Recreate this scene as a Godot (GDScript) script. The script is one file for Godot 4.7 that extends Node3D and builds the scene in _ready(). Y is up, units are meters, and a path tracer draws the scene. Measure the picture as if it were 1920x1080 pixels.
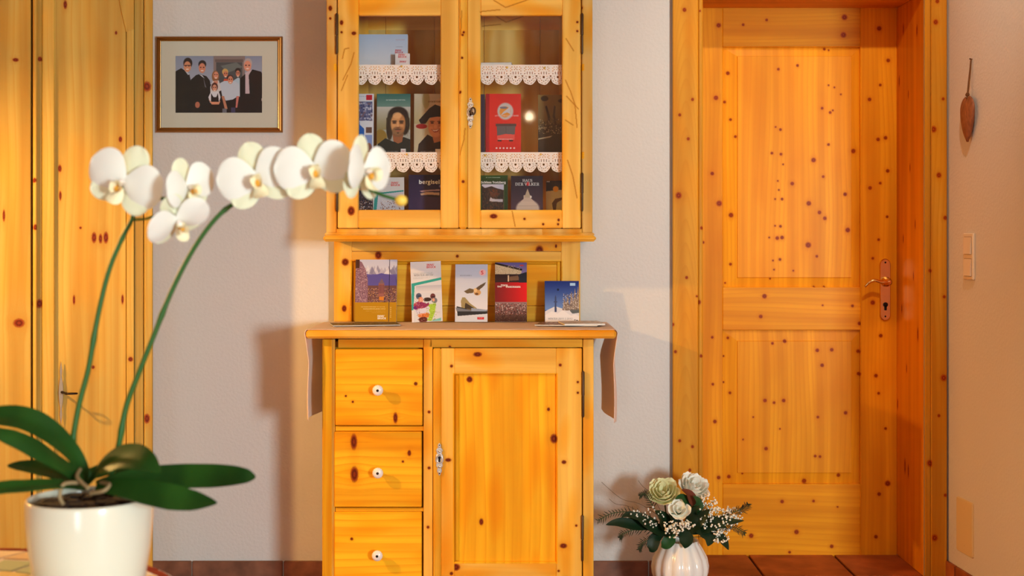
extends Node3D
# A hallway with an old pine dresser, a panelled pine door, a built-in wardrobe and an orchid on a mosaic table.
# World: the back wall's face is z = 0, the floor y = 0, the camera looks along -z from 4.54 m away.
const FOCAL := 2500.0        # focal length in pixels of a 1920 x 1080 frame
const EYE_Y := 1.145
const EYE_Z := 4.54
const HORIZON := 450.0
const WINDOW_E := 42.0
const WINDOW_B := 1.5
const PENDANT_E := 0.4
const LAMP_E := 3.8
const SPOT_E := 2.0

var rng := RandomNumberGenerator.new()
var noise_a := FastNoiseLite.new()
var mats := {}
var names := {}

# ---------------------------------------------------------------- mesh building
class MB:
	var st := SurfaceTool.new()
	var sg := -1
	func _init() -> void:
		st.begin(Mesh.PRIMITIVE_TRIANGLES)
	func v(p: Vector3, t: Vector2) -> void:
		st.set_smooth_group(sg)
		st.set_uv(t)
		st.add_vertex(p)
	func tri(a: Vector3, b: Vector3, c: Vector3, ta := Vector2.ZERO, tb := Vector2.ZERO, tc := Vector2.ZERO) -> void:
		v(a, ta); v(c, tc); v(b, tb)      # given counter-clockwise from outside
	func quad(a: Vector3, b: Vector3, c: Vector3, d: Vector3, ta := Vector2.ZERO, tb := Vector2.ZERO, tc := Vector2.ZERO, td := Vector2.ZERO) -> void:
		tri(a, b, c, ta, tb, tc)
		tri(a, c, d, ta, tc, td)
	func done() -> ArrayMesh:
		st.generate_normals()
		return st.commit()
	# a grid of points, rows by columns; outside is where (d/dcolumn) x (d/drow) points
	func grid(p: Array, close_u := false, flip := false) -> void:
		var nr := p.size()
		var nc: int = p[0].size()
		for r in nr - 1:
			for c in (nc if close_u else nc - 1):
				var c2 := (c + 1) % nc
				var a: Vector3 = p[r][c]
				var b: Vector3 = p[r][c2]
				var d: Vector3 = p[r + 1][c]
				var e: Vector3 = p[r + 1][c2]
				var u0 := Vector2(float(c) / (nc - 1), float(r) / (nr - 1))
				var u1 := Vector2(float(c + 1) / (nc - 1), float(r) / (nr - 1))
				var u2 := Vector2(float(c + 1) / (nc - 1), float(r + 1) / (nr - 1))
				var u3 := Vector2(float(c) / (nc - 1), float(r + 1) / (nr - 1))
				if flip:
					quad(a, d, e, b, u0, u3, u2, u1)
				else:
					quad(a, b, e, d, u0, u1, u2, u3)
	# a sheet with thickness: the grid, its back and its rim
	func sheet(p: Array, th: float) -> void:
		sg = 1
		var nr := p.size()
		var nc: int = p[0].size()
		var back := []
		for r in nr:
			var row := []
			for c in nc:
				var du: Vector3 = p[r][mini(c + 1, nc - 1)] - p[r][maxi(c - 1, 0)]
				var dv: Vector3 = p[mini(r + 1, nr - 1)][c] - p[maxi(r - 1, 0)][c]
				var n := du.cross(dv)
				n = n.normalized() if n.length() > 1e-12 else Vector3(0, 0, 1)
				row.append(p[r][c] - n * th)
			back.append(row)
		grid(p)
		sg = 2
		grid(back, false, true)
		sg = 3
		for r in nr - 1:
			quad(p[r][0], p[r + 1][0], back[r + 1][0], back[r][0])
			quad(p[r + 1][nc - 1], p[r][nc - 1], back[r][nc - 1], back[r + 1][nc - 1])
		for c in nc - 1:
			quad(p[0][c + 1], p[0][c], back[0][c], back[0][c + 1])
			quad(p[nr - 1][c], p[nr - 1][c + 1], back[nr - 1][c + 1], back[nr - 1][c])
	# profile of (radius, height) from bottom to top turned about the y axis
	func lathe(prof: Array, n := 32, at := Vector3.ZERO, ribs := 0, rib_depth := 0.0) -> void:
		sg = 1
		var rows := []
		for q in prof:
			var row := []
			for k in n:
				var a := -TAU * k / n
				var rr: float = q.x * (1.0 + rib_depth * (absf(cos(ribs * a * 0.5)) - 0.6))
				row.append(at + Vector3(cos(a) * rr, q.y, sin(a) * rr))
			rows.append(row)
		grid(rows, true)
	func tube(pts: Array, radii: Array, n := 8, caps := true) -> void:
		sg = 1
		var rows := []
		var side := Vector3.ZERO
		for i in pts.size():
			var t: Vector3 = (pts[mini(i + 1, pts.size() - 1)] - pts[maxi(i - 1, 0)]).normalized()
			if side == Vector3.ZERO:
				side = t.cross(Vector3(0.3, 0.9, 0.27)).normalized()
				if side.length() < 0.5:
					side = t.cross(Vector3.RIGHT).normalized()
			side = (side - t * side.dot(t)).normalized()
			var other := t.cross(side)
			var row := []
			var rad: float = radii[mini(i, radii.size() - 1)]
			for k in n:
				var a := TAU * k / n
				row.append(pts[i] + (side * cos(a) + other * sin(a)) * rad)
			rows.append(row)
		grid(rows, true)
		if caps:
			sg = 2
			for k in n:
				tri(pts[0], rows[0][(k + 1) % n], rows[0][k])
				var m: int = pts.size() - 1
				tri(pts[m], rows[m][k], rows[m][(k + 1) % n])
	func ball(c: Vector3, r: Vector3, n := 10, m := 6) -> void:
		sg = 1
		var rows := []
		for i in m + 1:
			var f := -PI / 2 + PI * i / m
			var row := []
			for k in n:
				var a := -TAU * k / n
				row.append(c + Vector3(cos(f) * cos(a) * r.x, sin(f) * r.y, cos(f) * sin(a) * r.z))
			rows.append(row)
		grid(rows, true)
	# box with chamfered edges; uvf turns a point into a texture coordinate
	func box(c: Vector3, s: Vector3, b: float, uvf = null) -> void:
		sg = -1
		var h := s / 2
		b = minf(b, minf(h.x, minf(h.y, h.z)) * 0.9)
		for axis in 3:
			for sgn in [-1, 1]:
				var n := Vector3.ZERO
				n[axis] = sgn
				var u := Vector3.ZERO
				var w := Vector3.ZERO
				u[(axis + 1) % 3] = sgn
				w[(axis + 2) % 3] = 1
				var hu := h[(axis + 1) % 3] - b
				var hw := h[(axis + 2) % 3] - b
				var o := c + n * h[axis]
				fq([o - u * hu - w * hw, o + u * hu - w * hw, o + u * hu + w * hw, o - u * hu + w * hw], uvf)
		if b <= 0.0:
			return
		for axis in 3:              # twelve edges
			var i := (axis + 1) % 3
			var j := (axis + 2) % 3
			for si in [-1, 1]:
				for sj in [-1, 1]:
					var p := Vector3.ZERO
					var q := Vector3.ZERO
					p[i] = si * h[i]; p[j] = sj * (h[j] - b)
					q[i] = si * (h[i] - b); q[j] = sj * h[j]
					var e := Vector3.ZERO
					e[axis] = h[axis] - b
					var l := [c + p - e, c + q - e, c + q + e, c + p + e]
					if si * sj < 0:
						l.reverse()
					fq(l, uvf)
		for sx in [-1, 1]:
			for sy in [-1, 1]:
				for sz in [-1, 1]:
					var pa := c + Vector3(sx * h.x, sy * (h.y - b), sz * (h.z - b))
					var pb := c + Vector3(sx * (h.x - b), sy * h.y, sz * (h.z - b))
					var pc := c + Vector3(sx * (h.x - b), sy * (h.y - b), sz * h.z)
					if sx * sy * sz < 0:
						var t := pb
						pb = pc
						pc = t
					fq([pa, pb, pc], uvf)
	func fq(l: Array, uvf) -> void:
		var t := []
		for p in l:
			t.append(uvf.call(p) if uvf != null else Vector2(p.x + p.z, -p.y - p.z))
		if l.size() == 3:
			tri(l[0], l[1], l[2], t[0], t[1], t[2])
		else:
			quad(l[0], l[1], l[2], l[3], t[0], t[1], t[2], t[3])
	# a flat outline (counter-clockwise in x, y) with thickness th behind z = zf, front edge chamfered
	func slab(poly: PackedVector2Array, zf: float, th: float, cham := 0.0) -> void:
		sg = -1
		var inner := poly
		if cham > 0.0:
			inner = PackedVector2Array()
			var m := poly.size()
			for i in m:
				var d1 := (poly[i] - poly[(i + m - 1) % m]).normalized()
				var d2 := (poly[(i + 1) % m] - poly[i]).normalized()
				var nn := (Vector2(-d1.y, d1.x) + Vector2(-d2.y, d2.x)).normalized()
				inner.append(poly[i] + nn * cham)
		var idx := Geometry2D.triangulate_polygon(inner)
		for k in range(0, idx.size(), 3):
			var a := inner[idx[k]]
			var b := inner[idx[k + 1]]
			var c := inner[idx[k + 2]]
			if (b - a).cross(c - a) < 0:
				var t := b
				b = c
				c = t
			tri(Vector3(a.x, a.y, zf), Vector3(b.x, b.y, zf), Vector3(c.x, c.y, zf), Vector2(a.x, -a.y), Vector2(b.x, -b.y), Vector2(c.x, -c.y))
		idx = Geometry2D.triangulate_polygon(poly)
		for k in range(0, idx.size(), 3):
			var a := poly[idx[k]]
			var b := poly[idx[k + 1]]
			var c := poly[idx[k + 2]]
			if (b - a).cross(c - a) < 0:
				var t := b
				b = c
				c = t
			tri(Vector3(a.x, a.y, zf - th), Vector3(c.x, c.y, zf - th), Vector3(b.x, b.y, zf - th))
		for i in poly.size():
			var p := poly[i]
			var q := poly[(i + 1) % poly.size()]
			var zm := zf - cham
			if cham > 0.0:
				var pi := inner[i]
				var qi := inner[(i + 1) % poly.size()]
				quad(Vector3(pi.x, pi.y, zf), Vector3(p.x, p.y, zm), Vector3(q.x, q.y, zm), Vector3(qi.x, qi.y, zf))
			quad(Vector3(p.x, p.y, zm), Vector3(p.x, p.y, zf - th), Vector3(q.x, q.y, zf - th), Vector3(q.x, q.y, zm))

# ---------------------------------------------------------------- painted grain of boards
class Wood:
	var w: int
	var h: int
	var ox: float
	var oy: float
	var tex := 0.0013
	var data := PackedByteArray()
	var knots := []       # photo-plane pixels [x, y, radius, stretch]
	var mat: StandardMaterial3D
	var base := Color(0.9, 0.65, 0.3)
	var dark := Color(0.6, 0.3, 0.08)
	var knot_color := Color(0.3, 0.1, 0.03)
	var strength := 0.5
	var blotch := 0.5
	var pale_color := Color(0.93, 0.74, 0.42)
	var stain_color := Color(0.9, 0.5, 0.08)
	var n1 := FastNoiseLite.new()
	var n2 := FastNoiseLite.new()
	func _init(x0: float, y1: float, wide: float, high: float, seed_: int, texel := 0.0013) -> void:
		tex = texel
		ox = x0; oy = y1
		w = int(ceil(wide / tex)); h = int(ceil(high / tex))
		data.resize(w * h * 3)
		data.fill(150)
		n1.seed = seed_; n1.noise_type = FastNoiseLite.TYPE_SIMPLEX_SMOOTH; n1.fractal_type = FastNoiseLite.FRACTAL_NONE; n1.frequency = 1.0
		n2.seed = seed_ + 7; n2.noise_type = FastNoiseLite.TYPE_SIMPLEX_SMOOTH; n2.fractal_type = FastNoiseLite.FRACTAL_NONE; n2.frequency = 1.0
		mat = StandardMaterial3D.new()
		mat.roughness = 0.42
		mat.metallic_specular = 0.2
	func uv(p: Vector3, zf: float) -> Vector2:
		var d := zf - p.z
		return Vector2((p.x - ox - d * 0.35) / (w * tex), (oy - p.y - d * 0.35) / (h * tex))
	func put(i: int, c: Color) -> void:
		data[i] = clampi(int(c.r * 255.0), 0, 255)
		data[i + 1] = clampi(int(c.g * 255.0), 0, 255)
		data[i + 2] = clampi(int(c.b * 255.0), 0, 255)
	func shade(a: float, c: float, sd: float, o: Dictionary) -> Color:
		# a metres along the grain, c metres across it
		var warp := n1.get_noise_2d(a * 1.1 + sd, c * 5.0 + sd * 3.0)
		var p := (c + warp * 0.014) * float(o.get("rings", 85.0))
		if o.has("arch"):
			var ar: Array = o.arch            # across centre, along centre, how pointed
			var dc: float = c - ar[0]
			p = dc * dc * 2600.0 * ar[2] + (a - ar[1]) * 11.0 + warp * 1.2
		var f := p - floorf(p)
		var late := f * f * f * (1.0 - smoothstep(0.9, 1.0, f)) * 1.5
		var fib := n2.get_noise_2d(a * 5.0 + sd, c * 420.0)
		var broad := n2.get_noise_2d(a * 0.9 - sd, c * 22.0 + sd)
		var k := strength * float(o.get("k", 1.0))
		var t := clampf(late * 0.5 * k * (0.55 + 0.45 * broad) + fib * 0.10 * k, -0.3, 1.0)
		var col := base.lerp(dark, maxf(t, 0.0)) if t > 0 else base.lightened(-t * 0.25)
		var m := 1.0 + broad * 0.06 + warp * 0.04 + float(o.get("tone", 0.0))
		if o.has("pale"):
			col = col.lerp(pale_color, o.pale)
		var stain := n1.get_noise_2d(a * 3.2 + sd * 2.0, c * 9.0 - sd)
		col = col.lerp(stain_color, clampf(stain * 0.9 - 0.05, 0.0, 0.6) * blotch)
		return Color(col.r * m, col.g * (m + 0.05 * broad), col.b * (m + 0.14 * broad))
	func paint(x0: float, y0: float, x1: float, y1: float, vert: bool, o: Dictionary, ks: Array) -> void:
		# y0 is the top
		var sd := float(o.get("sd", (x0 * 37.1 + y0 * 17.3))) + 11.0
		var i0 := clampi(int((x0 - ox) / tex), 0, w); var i1 := clampi(int((x1 - ox) / tex) + 1, 0, w)
		var j0 := clampi(int((oy - y0) / tex), 0, h); var j1 := clampi(int((oy - y1) / tex) + 1, 0, h)
		for j in range(j0, j1):
			var y := oy - j * tex
			for i in range(i0, i1):
				var x := ox + i * tex
				put((j * w + i) * 3, shade(y, x, sd, o) if vert else shade(x, y, sd, o))
		for pass_ in 2:                # first the grain bends round the knots, then the knots themselves
			for kn in ks:
				var kx: float = kn[0]; var ky: float = kn[1]; var r: float = kn[2]; var st: float = kn[3]
				var e := r * (4.5 if pass_ == 0 else 3.4) * maxf(1.0, st)
				for j in range(maxi(j0, int((oy - ky - e) / tex)), mini(j1, int((oy - ky + e) / tex))):
					var y := oy - j * tex
					for i in range(maxi(i0, int((kx - e - ox) / tex)), mini(i1, int((kx + e - ox) / tex))):
						var x := ox + i * tex
						var da := (y - ky) if vert else (x - kx)
						var dc := (x - kx) if vert else (y - ky)
						var at_ := (j * w + i) * 3
						if pass_ == 0:
							var g := exp(-(da * da / (6.0 * r * r) + dc * dc / (5.0 * r * r)))
							var push := (1.0 if dc > 0 else -1.0) * r * 0.8 * g
							put(at_, shade(y, x - push, sd, o) if vert else shade(x, y - push, sd, o))
							continue
						var q := sqrt(da * da / (st * st) + dc * dc) / r
						q += 0.12 * n2.get_noise_2d(x * 400.0, y * 400.0)
						if q > 3.2:
							continue
						var col := Color(data[at_] / 255.0, data[at_ + 1] / 255.0, data[at_ + 2] / 255.0)
						col = col.lerp(dark, exp(-q * q * 0.35) * 0.38)
						if q < 1.35:
							var kf := 1.0 + 2.2 * maxf(0.0, 0.1 + 0.12 * sin(q * 9.0))
							col = col.lerp(Color(knot_color.r * kf, knot_color.g * kf, knot_color.b * kf), 1.0 - smoothstep(0.75, 1.35, q))
						put(at_, col)
	func stroke(pts: Array, r: float, c: Color, amount: float) -> void:
		# scratches and dents in the finish, metres
		for s in pts.size() - 1:
			var a: Vector2 = pts[s]
			var b: Vector2 = pts[s + 1]
			var steps := int(a.distance_to(b) / tex * 2.0) + 1
			for k in steps:
				var p := a.lerp(b, float(k) / steps)
				for dj in range(-int(r / tex) - 1, int(r / tex) + 2):
					for di in range(-int(r / tex) - 1, int(r / tex) + 2):
						var i := int((p.x - ox) / tex) + di
						var j := int((oy - p.y) / tex) + dj
						if i < 0 or j < 0 or i >= w or j >= h:
							continue
						var f := clampf(1.0 - Vector2(di, dj).length() * tex / (r + tex), 0.0, 1.0) * amount * 0.35
						var at := (j * w + i) * 3
						data[at] = int(lerpf(data[at], c.r * 255.0, f))
						data[at + 1] = int(lerpf(data[at + 1], c.g * 255.0, f))
						data[at + 2] = int(lerpf(data[at + 2], c.b * 255.0, f))
	func finish() -> void:
		mat.albedo_texture = ImageTexture.create_from_image(Image.create_from_data(w, h, false, Image.FORMAT_RGB8, data))

# ---------------------------------------------------------------- printed covers
class Print:
	var im: Image
	var w: int
	var h: int
	var full: int        # rows of the whole cover; h counts those the design is laid out over
	var g := RandomNumberGenerator.new()
	func _init(w_: int, h_: int, c: Color, sd := 1, share := 1.0) -> void:
		w = w_; h = int(h_ * share); full = h_
		im = Image.create(w, full, false, Image.FORMAT_RGB8)
		im.fill(c)
		g.seed = sd
	func px(x: int, y: int, c: Color, a := 1.0) -> void:
		if x >= 0 and y >= 0 and x < w and y < full:
			im.set_pixel(x, y, im.get_pixel(x, y).lerp(c, a) if a < 1.0 else c)
	func rect(x0: float, y0: float, x1: float, y1: float, c: Color) -> void:    # shares of the width and height
		im.fill_rect(Rect2i(int(x0 * w), int(y0 * h), maxi(1, int((x1 - x0) * w)), maxi(1, int((y1 - y0) * h))), c)
	func fade(x0: float, y0: float, x1: float, y1: float, c0: Color, c1: Color, across := false) -> void:
		for y in range(int(y0 * h), int(y1 * h)):
			for x in range(int(x0 * w), int(x1 * w)):
				var t := (x / float(w) - x0) / (x1 - x0) if across else (y / float(h) - y0) / (y1 - y0)
				px(x, y, c0.lerp(c1, t))
	func oval(cx: float, cy: float, rx: float, ry: float, c: Color, a := 1.0) -> void:
		for y in range(int((cy - ry) * h), int((cy + ry) * h) + 1):
			for x in range(int((cx - rx) * w), int((cx + rx) * w) + 1):
				var q := Vector2((x / float(w) - cx) / rx, (y / float(h) - cy) / ry).length()
				if q < 1.0:
					px(x, y, c, a * clampf((1.0 - q) * 6.0, 0.0, 1.0))
	func poly(pts: Array, c: Color, a := 1.0) -> void:
		var pv := PackedVector2Array()
		var lo := Vector2(9, 9)
		var hi := Vector2(-9, -9)
		for p in pts:
			pv.append(Vector2(p[0], p[1]))
			lo = lo.min(Vector2(p[0], p[1])); hi = hi.max(Vector2(p[0], p[1]))
		for y in range(int(lo.y * h), int(hi.y * h) + 1):
			for x in range(int(lo.x * w), int(hi.x * w) + 1):
				if Geometry2D.is_point_in_polygon(Vector2((x + 0.5) / w, (y + 0.5) / h), pv):
					px(x, y, c, a)
	func specks(x0: float, y0: float, x1: float, y1: float, n: int, cols: Array, s := 1) -> void:
		for k in n:
			var x := int(g.randf_range(x0, x1) * w)
			var y := int(g.randf_range(y0, y1) * h)
			var c: Color = cols[g.randi() % cols.size()]
			for dy in s:
				for dx in s:
					if x + dx < x1 * w and y + dy < y1 * h:
						px(x + dx, y + dy, c, 0.85)
	func words(x0: float, y: float, x1: float, th: float, c: Color) -> void:   # a line of print too small to read
		var x := int(x0 * w)
		while x < int(x1 * w):
			var n := 1 + g.randi() % 3
			for k in n:
				for dy in maxi(1, int(th * h)):
					if g.randf() < 0.8:
						px(x + k, int(y * h) + dy, c, 0.85)
			x += n + 1
	func tex() -> ImageTexture:
		return ImageTexture.create_from_image(im)

# ---------------------------------------------------------------- helpers
func at(px: float, py: float, z: float) -> Vector3:
	var d := EYE_Z - z
	return Vector3((px - 960.0) * d / FOCAL, EYE_Y - (py - HORIZON) * d / FOCAL, z)

func numbered(called: String) -> String:
	var k: int = names.get(called, 0)
	names[called] = k + 1
	return called if k == 0 else "%s_%03d" % [called, k]

func tag(o: Node, label: String, category: String, group := "") -> void:
	o.set_meta("label", label)
	o.set_meta("category", category)
	if group:
		o.set_meta("group", group)

func thing(called: String, where: Vector3, label: String, category: String, group := "") -> Node3D:
	var o := Node3D.new()
	o.name = numbered(called)
	add_child(o, true)
	o.position = where
	tag(o, label, category, group)
	return o

func setting(called: String, where: Vector3) -> Node3D:
	var o := Node3D.new()
	o.name = called
	add_child(o, true)
	o.position = where
	o.set_meta("kind", "structure")
	return o

# a part whose mesh is given about its own origin; where is in world axes, or in the parent's if local
func part(parent: Node3D, called: String, m: Mesh, mat: Material, where := Vector3.ZERO, local := false) -> MeshInstance3D:
	var o := MeshInstance3D.new()
	o.name = called
	o.mesh = m
	o.material_override = mat
	parent.add_child(o, true)
	if local:
		o.position = where
	else:
		o.global_position = where
	return o

func flat(c: Color, rough := 0.6, metal := 0.0, spec := 0.5) -> StandardMaterial3D:
	var m := StandardMaterial3D.new()
	m.albedo_color = c
	m.roughness = rough
	m.metallic = metal
	m.metallic_specular = spec
	return m

func rgb8(r: int, g: int, b: int) -> Color:
	return Color(r / 255.0, g / 255.0, b / 255.0)

func boxmesh(s: Vector3, b := 0.001) -> ArrayMesh:
	var mb := MB.new()
	mb.box(Vector3.ZERO, s, b)
	return mb.done()

# one board of a piece of furniture, given by its photo pixels on the plane z
func board(parent: Node3D, called: String, wd: Wood, x0: float, y0: float, x1: float, y1: float, z: float, th: float, vert: bool, o := {}, bev := 0.0015) -> MeshInstance3D:
	var a := at(x0, y0, z)
	var b := at(x1, y1, z)
	var ks := []
	for k in wd.knots:
		if k[0] >= x0 and k[0] < x1 and k[1] >= y0 and k[1] < y1:
			var p := at(k[0], k[1], z)
			ks.append([p.x, p.y, k[2] * (EYE_Z - z) / FOCAL, k[3]])
	wd.paint(a.x, a.y, b.x, b.y, vert, o, ks)
	var c := Vector3((a.x + b.x) / 2, (a.y + b.y) / 2, z - th / 2)
	var mb := MB.new()
	mb.box(Vector3.ZERO, Vector3(b.x - a.x, a.y - b.y, th), bev, func(p: Vector3): return wd.uv(p + c, z))
	return part(parent, called, mb.done(), wd.mat, c)

# a door panel: flat margin at zo, sloped band, flat field at zi
func field_panel(parent: Node3D, called: String, wd: Wood, ro: Array, ri: Array, zo: float, zi: float, vert: bool, o := {}) -> MeshInstance3D:
	var zf := maxf(zo, zi)
	var a := at(ro[0], ro[1], zo); var b := at(ro[2], ro[3], zo)
	var e := at(ri[0], ri[1], zi); var f := at(ri[2], ri[3], zi)
	var ks := []
	for k in wd.knots:
		if k[0] >= ro[0] and k[0] < ro[2] and k[1] >= ro[1] and k[1] < ro[3]:
			var p := at(k[0], k[1], zo)
			ks.append([p.x, p.y, k[2] * (EYE_Z - zo) / FOCAL, k[3]])
	wd.paint(a.x, a.y, b.x, b.y, vert, o, ks)
	var c := Vector3((a.x + b.x) / 2, (a.y + b.y) / 2, zo - 0.006)
	var q := func(x: float, y: float, z: float) -> Vector3: return Vector3(x, y, z) - c
	var mb := MB.new()
	var uvf := func(p: Vector3) -> Vector2: return Vector2((p.x + c.x - wd.ox) / (wd.w * wd.tex), (wd.oy - p.y - c.y) / (wd.h * wd.tex))
	var m := 0.004
	var lip := zo + (zi - zo) * 0.55
	# field, groove line round it, slope, margin
	mb.fq([q.call(e.x, f.y, zi), q.call(f.x, f.y, zi), q.call(f.x, e.y, zi), q.call(e.x, e.y, zi)], uvf)
	var loops := [[e.x, e.y, f.x, f.y, zi], [e.x - 0.0012, e.y + 0.0012, f.x + 0.0012, f.y - 0.0012, zi - 0.0035], [e.x - m, e.y + m, f.x + m, f.y - m, lip], [a.x + m * 1.5, a.y - m * 1.5, b.x - m * 1.5, b.y + m * 1.5, zo + 0.001], [a.x, a.y, b.x, b.y, zo], [a.x, a.y, b.x, b.y, zo - 0.012]]
	for i in loops.size() - 1:
		var u: Array = loops[i]
		var v: Array = loops[i + 1]
		mb.fq([q.call(v[0], v[3], v[4]), q.call(v[2], v[3], v[4]), q.call(u[2], u[3], u[4]), q.call(u[0], u[3], u[4])], uvf)
		mb.fq([q.call(v[2], v[3], v[4]), q.call(v[2], v[1], v[4]), q.call(u[2], u[1], u[4]), q.call(u[2], u[3], u[4])], uvf)
		mb.fq([q.call(v[2], v[1], v[4]), q.call(v[0], v[1], v[4]), q.call(u[0], u[1], u[4]), q.call(u[2], u[1], u[4])], uvf)
		mb.fq([q.call(v[0], v[1], v[4]), q.call(v[0], v[3], v[4]), q.call(u[0], u[3], u[4]), q.call(u[0], u[1], u[4])], uvf)
	mb.fq([q.call(b.x, b.y, zo - 0.012), q.call(a.x, b.y, zo - 0.012), q.call(a.x, a.y, zo - 0.012), q.call(b.x, a.y, zo - 0.012)], uvf)
	return part(parent, called, mb.done(), wd.mat, c)

func curve(pts: Array, n: int) -> Array:          # a smooth line through the points
	var out := []
	var m := pts.size()
	for i in n:
		var t := float(i) / (n - 1) * (m - 1)
		var k := mini(int(t), m - 2)
		var f := t - k
		var p0: Vector3 = pts[maxi(k - 1, 0)]
		var p1: Vector3 = pts[k]
		var p2: Vector3 = pts[k + 1]
		var p3: Vector3 = pts[mini(k + 2, m - 1)]
		out.append(p1.cubic_interpolate(p2, p0, p3, f))
	return out

func sample(a: Array, t: float) -> float:
	var x := clampf(t, 0.0, 1.0) * (a.size() - 1)
	var k := mini(int(x), a.size() - 2)
	return lerpf(a[k], a[k + 1], x - k)

# a leaf blade along a line: half widths, the way it faces, how far the edges rise
func blade(pts: Array, half: Array, up: Vector3, fold: float, th: float, n := 22, m := 8) -> MB:
	var line := curve(pts, n)
	var rows := []
	for i in n:
		var t: Vector3 = (line[mini(i + 1, n - 1)] - line[maxi(i - 1, 0)]).normalized()
		var side := t.cross(up).normalized()
		var nrm := side.cross(t).normalized()
		var w := sample(half, float(i) / (n - 1))
		var row := []
		for k in m + 1:
			var s := -1.0 + 2.0 * k / m
			row.append(line[i] + side * s * w + nrm * (absf(s) ** 1.3) * w * fold)
		rows.append(row)
	var mb := MB.new()
	mb.sheet(rows, th)
	return mb

func lettering(parent: Node3D, text: String, height: float, where: Vector3, mat: Material, bold := 0.0, align := HORIZONTAL_ALIGNMENT_CENTER, serif := false, squeeze := 1.0) -> void:
	var f := SystemFont.new()
	f.font_names = PackedStringArray(["Droid Serif" if serif else "Droid Sans"])
	f.font_weight = 700 if bold > 0.0 else 400
	var tm := TextMesh.new()
	tm.text = text
	tm.font = f
	tm.font_size = 24
	tm.curve_step = 2.0
	tm.pixel_size = height / 17.0
	tm.depth = 0.0003
	tm.horizontal_alignment = align
	tm.vertical_alignment = VERTICAL_ALIGNMENT_CENTER
	var o := part(parent, "lettering", tm, mat, where, true)
	o.scale.x = squeeze

# ---------------------------------------------------------------- scene
func _ready() -> void:
	rng.seed = 20
	view_and_light()
	materials()
	room()
	door()
	wardrobe()
	lower_cabinet()
	hutch()
	brochures()
	runner_cloth()
	wall_things()
	picture()
	mosaic_table()
	orchid()
	bouquet()
	lamps_out_of_view()

func view_and_light() -> void:
	var cam := Camera3D.new()
	cam.name = "camera"
	add_child(cam)
	cam.position = Vector3(0, EYE_Y, EYE_Z)
	cam.near = 0.05
	cam.far = 60.0
	cam.projection = Camera3D.PROJECTION_FRUSTUM
	cam.size = 2.0 * 540.0 / FOCAL * cam.near
	cam.frustum_offset = Vector2(0, -(540.0 - HORIZON) / FOCAL * cam.near)
	var ca := CameraAttributesPhysical.new()
	ca.frustum_focal_length = 50.0
	ca.frustum_focus_distance = 4.25
	ca.exposure_aperture = 7.5
	cam.attributes = ca
	cam.current = true
	var env := Environment.new()
	env.background_mode = Environment.BG_COLOR
	env.background_color = Color(0.80, 0.87, 1.0)
	env.background_energy_multiplier = 2.0
	env.tonemap_mode = Environment.TONE_MAPPER_LINEAR
	env.tonemap_exposure = 0.92
	env.sdfgi_enabled = true
	env.ssao_enabled = true
	env.ssil_enabled = true
	var we := WorldEnvironment.new()
	we.name = "environment"
	we.environment = env
	add_child(we)

func noise_tex(freq: float, size := 512, sd := 3, octaves := 3) -> NoiseTexture2D:
	var n := FastNoiseLite.new()
	n.seed = sd
	n.frequency = freq
	n.fractal_octaves = octaves
	var t := NoiseTexture2D.new()
	t.width = size
	t.height = size
	t.seamless = true
	t.noise = n
	return t

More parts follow.
